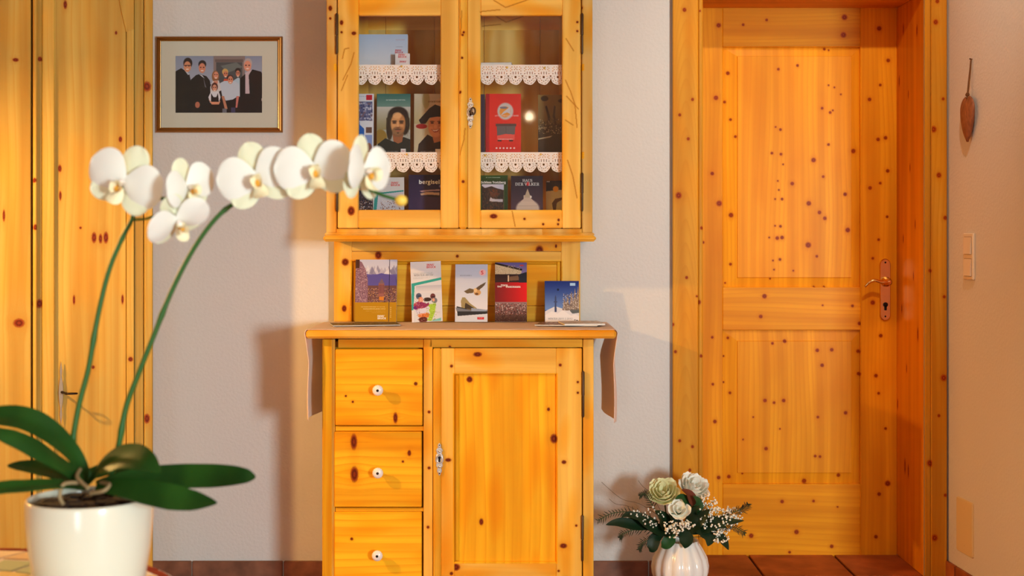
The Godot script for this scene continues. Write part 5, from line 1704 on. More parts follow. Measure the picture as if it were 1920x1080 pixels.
func picture() -> void:
	var z := 0.018
	var a := at(291, 67.5, z)
	var b := at(529, 248, z)
	var w := b.x - a.x
	var h := a.y - b.y
	var c := Vector3((a.x + b.x) / 2, b.y, 0)
	var o := thing("framed_photograph", c, "gold-framed group photograph in a cream mat on the white wall", "picture")
	var fw := 0.0165
	# mitred frame bars with a rounded profile
	var prof := [[0.0, 0.0], [0.0, 0.010], [0.004, 0.017], [0.008, 0.018], [0.0115, 0.013], [0.013, 0.0135], [fw, 0.010], [fw, 0.0]]
	var corners := [Vector2(-w / 2, 0), Vector2(w / 2, 0), Vector2(w / 2, h), Vector2(-w / 2, h)]
	var ins := [Vector2(1, 1), Vector2(-1, 1), Vector2(-1, -1), Vector2(1, -1)]
	for s in 4:
		var mb := MB.new()
		mb.sg = -1
		for k in prof.size() - 1:
			var p0: Array = prof[k]
			var p1: Array = prof[k + 1]
			var e := (s + 1) % 4
			var q = func(i: int, pr: Array) -> Vector3: return Vector3(corners[i].x + ins[i].x * pr[0], corners[i].y + ins[i].y * pr[0], pr[1])
			mb.quad(q.call(s, p0), q.call(e, p0), q.call(e, p1), q.call(s, p1))
		part(o, "frame_bar", mb.done(), mats.gold, Vector3.ZERO, true)
	for s in 4:
		var e := (s + 1) % 4
		var mb := MB.new()
		var p0: Vector2 = corners[s] + ins[s] * (fw - 0.0015)
		var p1: Vector2 = corners[e] + ins[e] * (fw - 0.0015)
		mb.tube([Vector3(p0.x, p0.y, 0.0105), Vector3(p1.x, p1.y, 0.0105)], [0.0016], 8)
		part(o, "inner_bead", mb.done(), mats.gold_bright, Vector3.ZERO, true)
	# mat with a window, photograph behind it
	var pa := at(329, 105, 0.006)
	var pb := at(491.5, 211.5, 0.006)
	var l := pa.x - c.x
	var r := pb.x - c.x
	var t := pa.y - c.y
	var bt := pb.y - c.y
	var mm := MB.new()
	var iw := w / 2 - fw + 0.002
	for q in [[-iw, fw - 0.002, l, h - fw + 0.002], [r, fw - 0.002, iw, h - fw + 0.002], [l, fw - 0.002, r, bt], [l, t, r, h - fw + 0.002]]:
		mm.box(Vector3((q[0] + q[2]) / 2, (q[1] + q[3]) / 2, 0.006), Vector3(q[2] - q[0], q[3] - q[1], 0.002), 0.0)
	part(o, "mat_board", mm.done(), flat(rgb8(208, 204, 186), 0.85), Vector3.ZERO, true)
	var p := Print.new(326, 214, rgb8(150, 156, 176), 61)
	p.fade(0, 0, 1, 0.6, rgb8(140, 148, 170), rgb8(176, 178, 190))
	p.rect(0.44, 0.0, 0.8, 0.55, rgb8(140, 122, 118))
	p.rect(0.46, 0.07, 0.78, 0.12, rgb8(110, 92, 88))
	p.rect(0.47, 0.12, 0.77, 0.5, rgb8(78, 80, 82))
	p.poly([[0.52, 0.18], [0.7, 0.12], [0.77, 0.2], [0.6, 0.3]], rgb8(110, 116, 112))
	var black := rgb8(14, 10, 10)
	p.rect(0.4, 0.5, 0.8, 1, rgb8(24, 14, 14))
	# women and a man at the back
	p.oval(0.46, 0.36, 0.045, 0.11, rgb8(150, 96, 56))
	p.oval(0.465, 0.34, 0.03, 0.07, rgb8(226, 150, 120))
	p.poly([[0.4, 0.55], [0.43, 0.44], [0.5, 0.43], [0.53, 0.6], [0.4, 0.7]], rgb8(214, 206, 204))
	p.poly([[0.44, 0.44], [0.49, 0.44], [0.48, 0.52], [0.45, 0.52]], rgb8(216, 140, 110))
	p.oval(0.57, 0.28, 0.038, 0.06, rgb8(214, 170, 96))
	p.oval(0.575, 0.32, 0.028, 0.06, rgb8(216, 130, 96))
	p.poly([[0.54, 0.5], [0.56, 0.4], [0.61, 0.4], [0.61, 0.5]], rgb8(206, 76, 40))
	p.oval(0.715, 0.26, 0.035, 0.05, rgb8(40, 28, 28))
	p.oval(0.715, 0.31, 0.026, 0.06, rgb8(206, 130, 100))
	p.poly([[0.66, 0.44], [0.72, 0.38], [0.76, 0.42], [0.78, 0.72], [0.66, 0.7]], rgb8(180, 200, 214))
	# man in the white shirt
	p.poly([[0.51, 0.48], [0.56, 0.44], [0.68, 0.44], [0.73, 0.5], [0.74, 0.68], [0.66, 0.76], [0.58, 0.78], [0.54, 0.72]], rgb8(196, 204, 216))
	p.oval(0.625, 0.38, 0.04, 0.05, rgb8(60, 30, 30))
	p.oval(0.63, 0.42, 0.032, 0.075, rgb8(216, 140, 108))
	p.poly([[0.53, 0.7], [0.56, 0.7], [0.6, 0.92], [0.57, 0.94]], rgb8(196, 130, 100))
	p.poly([[0.7, 0.7], [0.73, 0.7], [0.71, 0.9], [0.69, 0.9]], rgb8(206, 120, 110))
	p.rect(0.54, 0.92, 0.59, 1, rgb8(110, 110, 120))
	p.rect(0.64, 0.9, 0.69, 1, rgb8(60, 60, 96))
	# two men in black at the left
	p.poly([[0, 1], [0, 0.28], [0.07, 0.22], [0.16, 0.3], [0.19, 0.5], [0.2, 1]], black)
	p.poly([[0.09, 0.22], [0.13, 0.26], [0.17, 0.32], [0.15, 0.34]], rgb8(196, 196, 206))
	p.oval(0.145, 0.13, 0.055, 0.1, rgb8(40, 24, 20))
	p.oval(0.14, 0.19, 0.045, 0.1, rgb8(216, 144, 106))
	p.rect(0.1, 0.165, 0.19, 0.18, rgb8(90, 60, 56))
	p.poly([[0.18, 0.42], [0.24, 0.34], [0.28, 0.32], [0.36, 0.36], [0.4, 0.44], [0.41, 1], [0.2, 1]], black)
	p.poly([[0.27, 0.32], [0.31, 0.34], [0.34, 0.4], [0.31, 0.37]], rgb8(206, 204, 210))
	p.poly([[0.32, 0.36], [0.35, 0.52], [0.36, 0.56], [0.34, 0.54]], rgb8(110, 106, 116))
	p.oval(0.31, 0.15, 0.048, 0.075, rgb8(34, 24, 26))
	p.oval(0.308, 0.215, 0.042, 0.095, rgb8(214, 136, 106))
	p.oval(0.255, 0.85, 0.03, 0.06, rgb8(186, 110, 84))
	# child in front
	p.oval(0.45, 0.54, 0.04, 0.08, rgb8(80, 30, 24))
	p.oval(0.45, 0.56, 0.028, 0.065, rgb8(226, 156, 124))
	p.poly([[0.38, 0.72], [0.41, 0.62], [0.5, 0.62], [0.52, 0.72], [0.5, 0.82], [0.4, 0.82]], rgb8(226, 222, 226))
	p.poly([[0.41, 0.65], [0.44, 0.72], [0.47, 0.72], [0.49, 0.65], [0.5, 0.8], [0.41, 0.8]], rgb8(34, 20, 22))
	p.poly([[0.38, 0.76], [0.42, 0.8], [0.5, 0.8], [0.52, 0.78], [0.5, 0.85], [0.42, 0.85]], rgb8(220, 150, 116))
	p.rect(0.39, 0.85, 0.52, 1, black)
	# grey-haired man at the right
	p.poly([[0.74, 0.4], [0.8, 0.32], [0.88, 0.24], [0.98, 0.28], [1, 0.34], [1, 1], [0.74, 1]], black)
	p.poly([[0.8, 0.3], [0.88, 0.24], [0.84, 0.34], [0.85, 0.66], [0.8, 0.66]], rgb8(206, 184, 190))
	p.oval(0.83, 0.13, 0.052, 0.09, rgb8(186, 170, 166))
	p.oval(0.825, 0.18, 0.046, 0.1, rgb8(226, 150, 122))
	p.rect(0.985, 0.74, 1, 0.79, rgb8(210, 190, 186))
	# pen strokes of the signatures
	for k in 3:
		var sx: float = [0.06, 0.24, 0.03][k]
		var sy: float = [0.6, 0.57, 0.86][k]
		for i in 60:
			var f := i / 60.0
			p.px(int((sx + f * 0.12) * 326), int((sy + 0.035 * sin(f * 24.0) * (1.0 - f * 0.5) - 0.02 * f) * 214), rgb8(140, 120, 80), 0.6)
	for q in [[0.14, 0.19, 0.045], [0.308, 0.215, 0.042], [0.465, 0.34, 0.03], [0.575, 0.32, 0.028], [0.63, 0.42, 0.032], [0.715, 0.31, 0.026], [0.45, 0.56, 0.028], [0.825, 0.18, 0.046]]:
		for s in [-1, 1]:
			p.oval(q[0] + s * q[2] * 0.4, q[1] - 0.012, q[2] * 0.24, 0.012, rgb8(90, 50, 40))
		p.oval(q[0], q[1] + 0.045, q[2] * 0.45, 0.012, rgb8(240, 214, 200))
	var m := flat(Color(1, 1, 1), 0.35)
	m.albedo_texture = p.tex()
	var pm := MB.new()
	var pw := r - l + 0.004
	var ph := t - bt + 0.004
	pm.box(Vector3.ZERO, Vector3(pw, ph, 0.001), 0.0, func(v: Vector3): return Vector2(v.x / pw + 0.5, 0.5 - v.y / ph))
	part(o, "photo_print", pm.done(), m, Vector3((l + r) / 2, (t + bt) / 2, 0.0044), true)
	part(o, "glass", boxmesh(Vector3(w - 2 * fw + 0.004, h - 2 * fw + 0.004, 0.001), 0.0), mats.glass, Vector3(0, h / 2, 0.0085), true)
	part(o, "backing", boxmesh(Vector3(w - 0.01, h - 0.01, 0.003), 0.0), flat(rgb8(110, 80, 50), 0.9), Vector3(0, h / 2, 0.002), true)

func mosaic_table() -> void:
	var c := Vector3(-0.74, 0, EYE_Z - 1.576)
	var hy := EYE_Y - 0.443
	var r := 0.35
	var o := thing("mosaic_table", c, "small round table with a red, cream and green mosaic top under the orchid", "table")
	var mb := MB.new()
	mb.lathe([Vector2(0, -0.030), Vector2(r - 0.01, -0.030), Vector2(r, -0.022), Vector2(r, -0.008), Vector2(r - 0.004, -0.0022), Vector2(r - 0.01, -0.0018), Vector2(0, -0.0018)], 72)
	part(o, "table_top", mb.done(), flat(rgb8(246, 240, 234), 0.9, 0.0, 0.15), Vector3(0, hy, 0), true)
	var red := flat(rgb8(150, 62, 44), 0.7, 0.0, 0.2)
	var cream := [flat(rgb8(246, 226, 188), 0.7, 0.0, 0.2), flat(rgb8(240, 216, 176), 0.7, 0.0, 0.2), flat(rgb8(250, 234, 204), 0.7, 0.0, 0.2)]
	var green := [flat(rgb8(196, 212, 180), 0.7, 0.0, 0.2), flat(rgb8(206, 220, 192), 0.7, 0.0, 0.2), flat(rgb8(240, 222, 160), 0.7, 0.0, 0.2), flat(rgb8(232, 228, 214), 0.7, 0.0, 0.2)]
	var rings := [[0.342, 0.330, 56, 0], [0.326, 0.284, 40, 1], [0.272, 0.222, 30, 2], [0.216, 0.166, 24, 2], [0.160, 0.112, 18, 1], [0.106, 0.058, 12, 2], [0.052, 0.0, 6, 2]]
	var g := RandomNumberGenerator.new()
	g.seed = 3
	for q in rings:
		var n: int = q[2]
		for k in n:
			# slanted joints, as hand-laid pieces have
			var slant := 0.06 if q[3] < 2 else 0.0
			var j := func(i: int) -> float: return TAU * i / n + (0.02 * sin(i * 5.1) if q[3] == 2 else 0.0)
			var gap: float = 0.0036
			var a0: float = j.call(k) + gap / q[0]
			var a1: float = j.call(k + 1) - gap / q[0]
			var b0: float = j.call(k) + slant + gap / maxf(q[1], 0.02)
			var b1: float = j.call(k + 1) + slant - gap / maxf(q[1], 0.02)
			var m := MB.new()
			var top := 0.0
			var pol := PackedVector2Array()
			pol.append(Vector2(cos(a0), sin(a0)) * q[0])
			pol.append(Vector2(cos((a0 + a1) / 2), sin((a0 + a1) / 2)) * q[0])
			pol.append(Vector2(cos(a1), sin(a1)) * q[0])
			if q[1] > 0.0:
				pol.append(Vector2(cos(b1), sin(b1)) * (q[1] + 0.0))
				pol.append(Vector2(cos(b0), sin(b0)) * (q[1] + 0.0))
			else:
				pol.append(Vector2(cos((a0 + a1) / 2), sin((a0 + a1) / 2)) * 0.006)
			m.slab(pol, 0.0, 0.003, 0.0006)
			var mat: Material = red if q[3] == 0 else cream[g.randi() % 3] if q[3] == 1 else green[g.randi() % 4]
			var t := part(o, "mosaic_piece", m.done(), mat, Vector3(0, hy + 0.0003 * g.randf(), 0), true)
			t.rotation.x = -PI / 2
	mb = MB.new()
	mb.lathe([Vector2(0.0, 0.0), Vector2(0.17, 0.0), Vector2(0.172, 0.008), Vector2(0.15, 0.018), Vector2(0.04, 0.04), Vector2(0.026, 0.08), Vector2(0.022, hy * 0.5), Vector2(0.026, hy - 0.08), Vector2(0.07, hy - 0.04), Vector2(0.09, hy - 0.0305), Vector2(0.0, hy - 0.0305)], 40)
	part(o, "pedestal", mb.done(), mats.dark_iron, Vector3.ZERO, true)

# ---------------------------------------------------------------- orchid
var petal_meshes := {}

func petal(len_: float, wide: float, waist: float, cup: float, arch: float, th := 0.0007) -> ArrayMesh:
	# grows along +y from the origin, facing +z; a narrow foot, a full round tip
	var p := []
	var n := 18
	for i in n:
		var t := 1.0 - (1.0 - float(i) / (n - 1)) ** 1.5
		var w := wide * (waist + (1.0 - waist) * sin(minf(t / 0.55, 1.0) * PI / 2))
		if t > 0.55:
			w = wide * sqrt(maxf(0.0004, 1.0 - ((t - 0.55) / 0.45) ** 2))
		var row := []
		for k in 13:
			var s := -1.0 + k / 6.0
			var z := arch * len_ * sin(t * PI * 0.8) - cup * w * s * s + 0.014 * len_ * sin(s * 4.0 + t * 5.0) * t
			row.append(Vector3(s * w * len_, t * len_, z))
		p.append(row)
	var mb := MB.new()
	mb.sheet(p, th)
	return mb.done()

func flower(plant: Node3D, px: float, py: float, depth: float, size: float, yaw: float, pitch: float, roll: float, open := 1.0) -> void:
	if petal_meshes.is_empty():
		petal_meshes.side = petal(1.0, 0.56, 0.22, 0.16, 0.10)
		petal_meshes.sepal = petal(1.0, 0.38, 0.35, 0.14, 0.06)
		petal_meshes.lobe = petal(1.0, 0.55, 0.5, -0.45, 0.25)
		petal_meshes.lip = petal(1.0, 0.38, 0.45, 0.35, -0.2)
		var mb := MB.new()
		mb.ball(Vector3(0, 0, 0.5), Vector3(0.32, 0.32, 0.55), 10, 7)
		petal_meshes.column = mb.done()
	var f := Node3D.new()
	f.name = "flower"
	plant.add_child(f, true)
	f.global_position = Vector3((px - 960.0) * depth / FOCAL, EYE_Y - (py - HORIZON) * depth / FOCAL, EYE_Z - depth)
	f.rotation = Vector3(deg_to_rad(pitch), deg_to_rad(yaw), deg_to_rad(roll))
	for q in [["sepal", 0, 0.94, -0.008, 10], ["sepal", 128, 0.92, -0.008, 14], ["sepal", -128, 0.92, -0.008, 14]]:
		var s := part(f, "sepal", petal_meshes.sepal, mats.orchid_sepal, Vector3(0, 0, q[3] * size / 0.05), true)
		s.rotation = Vector3(deg_to_rad(-q[4] + (1.0 - open) * 60.0), 0, deg_to_rad(q[1]))
		s.rotation_order = EULER_ORDER_ZXY
		s.scale = Vector3.ONE * size * q[2]
	for a in [78, -78]:
		var s := part(f, "petal", petal_meshes.side, mats.orchid, Vector3(0, 0, 0.0), true)
		s.rotation_order = EULER_ORDER_ZXY
		s.rotation = Vector3(deg_to_rad(-6 + (1.0 - open) * 60.0), 0, deg_to_rad(a))
		s.scale = Vector3.ONE * size
	for a in [62, -62]:
		var s := part(f, "lip_lobe", petal_meshes.lobe, mats.orchid_lip, Vector3(0, -0.06 * size, 0.10 * size), true)
		s.rotation_order = EULER_ORDER_ZXY
		s.rotation = Vector3(deg_to_rad(55), 0, deg_to_rad(a))
		s.scale = Vector3.ONE * size * 0.36
	var lip := part(f, "lip", petal_meshes.lip, mats.orchid_lip, Vector3(0, -0.1 * size, 0.1 * size), true)
	lip.rotation_order = EULER_ORDER_ZXY
	lip.rotation = Vector3(deg_to_rad(48), 0, PI)
	lip.scale = Vector3.ONE * size * 0.5
	var col := part(f, "column", petal_meshes.column, mats.orchid_column, Vector3(0, 0.02 * size, 0.04 * size), true)
	col.scale = Vector3.ONE * size * 0.24
	var throat := part(f, "throat", petal_meshes.column, mats.orchid_throat, Vector3(0, -0.12 * size, 0.12 * size), true)
	throat.scale = Vector3(0.3, 0.3, 0.22) * size

func orchid() -> void:
	var D := 1.63
	var hy := EYE_Y - 0.443
	var pc := Vector3((169 - 960) * D / FOCAL, hy, EYE_Z - D)
	var u := D / FOCAL
	# pot
	var pot := thing("plant_pot", pc + Vector3(0, 0.0005, 0), "glossy ivory ceramic pot holding the orchid on the mosaic table", "pot")
	var ph := hy + 0.0
	var rim := 0.443 - (932.0 - HORIZON) * u        # height of the rim above the table
	var mb := MB.new()
	mb.lathe([Vector2(0.0, 0.0), Vector2(0.052, 0.0), Vector2(0.058, 0.004), Vector2(0.066, 0.03), Vector2(0.0715, 0.065), Vector2(0.0748, 0.1), Vector2(0.0755, rim - 0.004), Vector2(0.0748, rim - 0.0008), Vector2(0.0735, rim), Vector2(0.0722, rim - 0.001), Vector2(0.0715, rim - 0.006), Vector2(0.07, rim - 0.03), Vector2(0.066, rim - 0.05), Vector2(0.0, rim - 0.05)], 72)
	var pm := flat(rgb8(230, 226, 206), 0.16)
	part(pot, "pot_body", mb.done(), pm, Vector3.ZERO, true)
	# plant
	mats.orchid = flat(rgb8(246, 244, 234), 0.55, 0.0, 0.3)
	mats.orchid.backlight_enabled = true
	mats.orchid.backlight = Color(0.42, 0.44, 0.34)
	mats.orchid_sepal = flat(rgb8(240, 240, 208), 0.55, 0.0, 0.3)
	mats.orchid_sepal.backlight_enabled = true
	mats.orchid_sepal.backlight = Color(0.42, 0.46, 0.3)
	mats.orchid_lip = flat(rgb8(248, 238, 196), 0.55)
	mats.orchid_column = flat(rgb8(250, 238, 228), 0.5)
	mats.orchid_throat = flat(rgb8(226, 158, 40), 0.6)
	var leafm := flat(Color(1, 1, 1), 0.5, 0.0, 0.28)
	var lg := Gradient.new()
	lg.set_color(0, rgb8(18, 48, 14)); lg.set_color(1, rgb8(44, 90, 26))
	var lt := noise_tex(0.008, 256, 81, 3)
	lt.color_ramp = lg
	leafm.albedo_texture = lt
	leafm.uv1_triplanar = true
	leafm.uv1_scale = Vector3(5, 5, 5)
	var stemm := flat(rgb8(38, 92, 24), 0.45)
	var o := thing("orchid", pc + Vector3(0, rim - 0.012, 0), "white moth orchid with two arching flower stems and broad dark green leaves", "orchid")
	var bark := MB.new()
	var g := RandomNumberGenerator.new()
	g.seed = 9
	for k in 90:
		var a := g.randf() * TAU
		var rr := sqrt(g.randf()) * 0.064
		bark.box(Vector3(cos(a) * rr, -0.012 + g.randf() * 0.018, sin(a) * rr), Vector3(0.012 + g.randf() * 0.014, 0.006 + g.randf() * 0.008, 0.01 + g.randf() * 0.012), 0.002)
	bark.lathe([Vector2(0.066, -0.016), Vector2(0.066, -0.010), Vector2(0.0, -0.008)], 24)
	var bk := part(o, "bark_mulch", bark.done(), flat(rgb8(46, 32, 24), 0.9), Vector3.ZERO, true)
	bk.set_meta("kind", "stuff")
	var w := func(px: float, py: float, dz := 0.0) -> Vector3:
		var d := D - dz
		return Vector3((px - 960) * d / FOCAL, EYE_Y - (py - HORIZON) * d / FOCAL, EYE_Z - d)
	var leaves := [
		[[[168, 905, -0.01], [140, 855, 0.0], [95, 812, 0.02], [40, 785, 0.03], [-30, 782, 0.03], [-70, 800, 0.02]], [6, 16, 24, 27, 25, 16, 1], Vector3(0.45, 0.7, 0.6), 0.22],
		[[[165, 912, 0.0], [130, 880, 0.02], [85, 850, 0.05], [30, 822, 0.07], [-40, 800, 0.08]], [6, 14, 19, 20, 16, 1], Vector3(0.1, 0.75, 0.75), -0.12],
		[[[150, 915, -0.03], [110, 890, -0.05], [70, 877, -0.06], [40, 873, -0.06], [14, 872, -0.06]], [5, 14, 19, 17, 12, 1], Vector3(0.2, 0.8, 0.5), 0.15],
		[[[160, 915, 0.02], [110, 908, 0.05], [50, 912, 0.08], [0, 916, 0.1], [-60, 930, 0.12]], [5, 13, 16, 17, 15, 1], Vector3(0.0, 0.85, 0.6), 0.2],
		[[[165, 905, 0.0], [195, 873, 0.03], [235, 858, 0.05], [270, 865, 0.07], [300, 885, 0.08]], [7, 22, 30, 30, 20, 1], Vector3(0.0, 0.72, 0.72), 0.15],
		[[[180, 908, -0.01], [250, 898, -0.02], [330, 893, -0.02], [410, 892, -0.01], [455, 892, 0.0], [479, 894, 0.0]], [7, 17, 23, 24, 23, 19, 13, 2], Vector3(0.0, 0.5, 0.87), 0.08],
		[[[180, 912, 0.03], [235, 915, 0.06], [300, 928, 0.08], [355, 938, 0.09], [406, 942, 0.1]], [6, 17, 23, 24, 18, 1], Vector3(0.0, 0.55, 0.83), 0.12],
		[[[150, 910, -0.02], [170, 890, -0.05], [215, 876, -0.07], [250, 878, -0.08]], [6, 16, 18, 1], Vector3(0.0, 0.8, 0.6), 0.1]]
	for q in leaves:
		var pts := []
		for t in q[0]:
			pts.append(w.call(t[0], t[1], t[2]) - o.position)
		var hw := []
		for x in q[1]:
			hw.append(x * u)
		part(o, "leaf", blade(pts, hw, q[2].normalized(), q[3], 0.0018, 24, 8).done(), leafm, Vector3.ZERO, true)
	# flower stems
	var s1 := [[138, 900, -0.02], [136, 835, -0.02], [148, 760, -0.02], [166, 690, -0.02], [184, 590, -0.02], [205, 505, -0.02], [230, 445, -0.02], [247, 412, -0.02], [251, 388, -0.025], [262, 372, -0.03], [285, 372, -0.03], [320, 372, -0.02]]
	var s2 := [[205, 905, -0.03], [222, 838, -0.03], [236, 765, -0.03], [258, 705, -0.03], [288, 630, -0.03], [320, 550, -0.03], [358, 475, -0.03], [400, 415, -0.03], [440, 381, -0.035], [500, 355, -0.045], [570, 338, -0.045], [645, 339, -0.02], [690, 355, -0.01], [720, 367, 0.0], [748, 375, 0.0]]
	for s in [s1, s2]:
		var pts := []
		for t in s:
			pts.append(w.call(t[0], t[1], t[2]) - o.position)
		mb = MB.new()
		var line := curve(pts, 60)
		var rad := []
		for k in 60:
			rad.append(lerpf(0.0037, 0.0021, k / 59.0) * (1.0 + (0.25 if k % 13 == 6 else 0.0)))
		mb.tube(line, rad, 10)
		part(o, "flower_stem", mb.done(), stemm, Vector3.ZERO, true)
	# side stalks that carry the flowers
	for s in [[[250, 412, -0.02], [275, 410, -0.015], [302, 400, -0.005]], [[251, 388, -0.025], [240, 372, -0.02], [230, 350, -0.005]], [[480, 360, -0.04], [480, 350, -0.02], [480, 342, -0.005]], [[570, 338, -0.045], [580, 330, -0.02], [588, 322, -0.005]], [[662, 344, -0.015], [672, 335, -0.008], [684, 328, 0.0]], [[312, 372, -0.02], [325, 368, -0.01], [340, 362, 0.0]]]:
		var pts := []
		for t in s:
			pts.append(w.call(t[0], t[1], t[2]) - o.position)
		mb = MB.new()
		mb.tube(curve(pts, 12), [0.0016], 8)
		part(o, "flower_stalk", mb.done(), stemm, Vector3.ZERO, true)
	# bud at the tip, and the small green bud on the first stem
	mb = MB.new()
	mb.ball(Vector3.ZERO, Vector3(0.0078, 0.0072, 0.0072), 14, 9)
	part(o, "bud", mb.done(), flat(rgb8(244, 206, 84), 0.5), w.call(752, 376, 0.0))
	mb = MB.new()
	mb.ball(Vector3.ZERO, Vector3(0.011, 0.0066, 0.006), 12, 8)
	part(o, "bud", mb.done(), stemm, w.call(284, 372, -0.022))
	# aerial roots
	for s in [[[150, 905, 0.03], [120, 908, 0.05], [112, 930, 0.055], [118, 945, 0.05]], [[190, 905, 0.03], [205, 908, 0.05], [195, 920, 0.06], [170, 925, 0.05]], [[150, 880, 0.0], [145, 895, 0.03], [165, 915, 0.05]]]:
		var pts := []
		for t in s:
			pts.append(w.call(t[0], t[1], t[2]) - o.position)
		mb = MB.new()
		mb.tube(curve(pts, 16), [0.0024], 8)
		part(o, "aerial_root", mb.done(), flat(rgb8(150, 128, 90), 0.7), Vector3.ZERO, true)
	flower(o, 232, 342, D - 0.0, 0.050, -10, 10, -26)
	flower(o, 352, 352, D - 0.005, 0.040, 56, 0, 18, 0.8)
	flower(o, 332, 414, D - 0.01, 0.042, 46, 34, 30, 0.8)
	flower(o, 482, 334, D - 0.0, 0.049, 6, 4, 16)
	flower(o, 590, 318, D - 0.006, 0.049, 8, 0, 10)
	flower(o, 684, 322, D - 0.01, 0.048, 64, 0, 0, 0.8)

# ---------------------------------------------------------------- bouquet on the floor
func rose(called: String, where: Vector3, size: float, mat: Material, face_: Vector3, label: String, rings: Array, sd: int) -> void:
	var o := thing(called, where, label, "flower", "blossoms in the vase")
	var up := face_.normalized()
	var side := up.cross(Vector3(0, 0, 1)).normalized()
	o.basis = Basis(side, up, side.cross(up).normalized())
	var g := RandomNumberGenerator.new()
	g.seed = sd
	for r in rings.size():
		var n: int = rings[r][0]
		var rad: float = rings[r][1] * size
		var lean: float = rings[r][2]
		var hgt: float = rings[r][3] * size
		for k in n:
			var a := TAU * k / n + r * 0.7 + g.randf() * 0.25
			var rows := []
			for i in 9:
				var t := i / 8.0
				var row := []
				for q in 9:
					var s := -1.0 + q / 4.0
					var span: float = rings[r][4] * sqrt(maxf(0.03, 1.0 - (maxf(0.0, t - 0.45) / 0.56) ** 2 * 0.9))
					var th := a + s * span
					var rr := rad * (0.35 + 0.65 * sin(minf(t * 1.6, 1.0) * PI / 2)) + lean * size * t * t + 0.05 * size * maxf(0, t - 0.8) * 5.0 * lean * 3.0
					var y := hgt * t - 0.04 * size * s * s * t + 0.03 * size * sin(s * 5.0 + k)*t
					row.append(Vector3(cos(th) * rr, y - 0.25 * size, sin(th) * rr))
				rows.append(row)
			var mb := MB.new()
			mb.sheet(rows, 0.0006)
			part(o, "petal", mb.done(), mat, Vector3.ZERO, true)
	var st := MB.new()
	st.tube([Vector3(0, -0.28 * size, 0), Vector3(0, -0.9 * size, 0), Vector3(0, -1.6 * size, 0)], [0.003, 0.0025, 0.002], 8)
	part(o, "stem", st.done(), mats.stalk, Vector3.ZERO, true)
	var ca := MB.new()
	ca.ball(Vector3(0, -0.26 * size, 0), Vector3(0.16, 0.1, 0.16) * size, 10, 6)
	part(o, "calyx", ca.done(), mats.stalk, Vector3.ZERO, true)

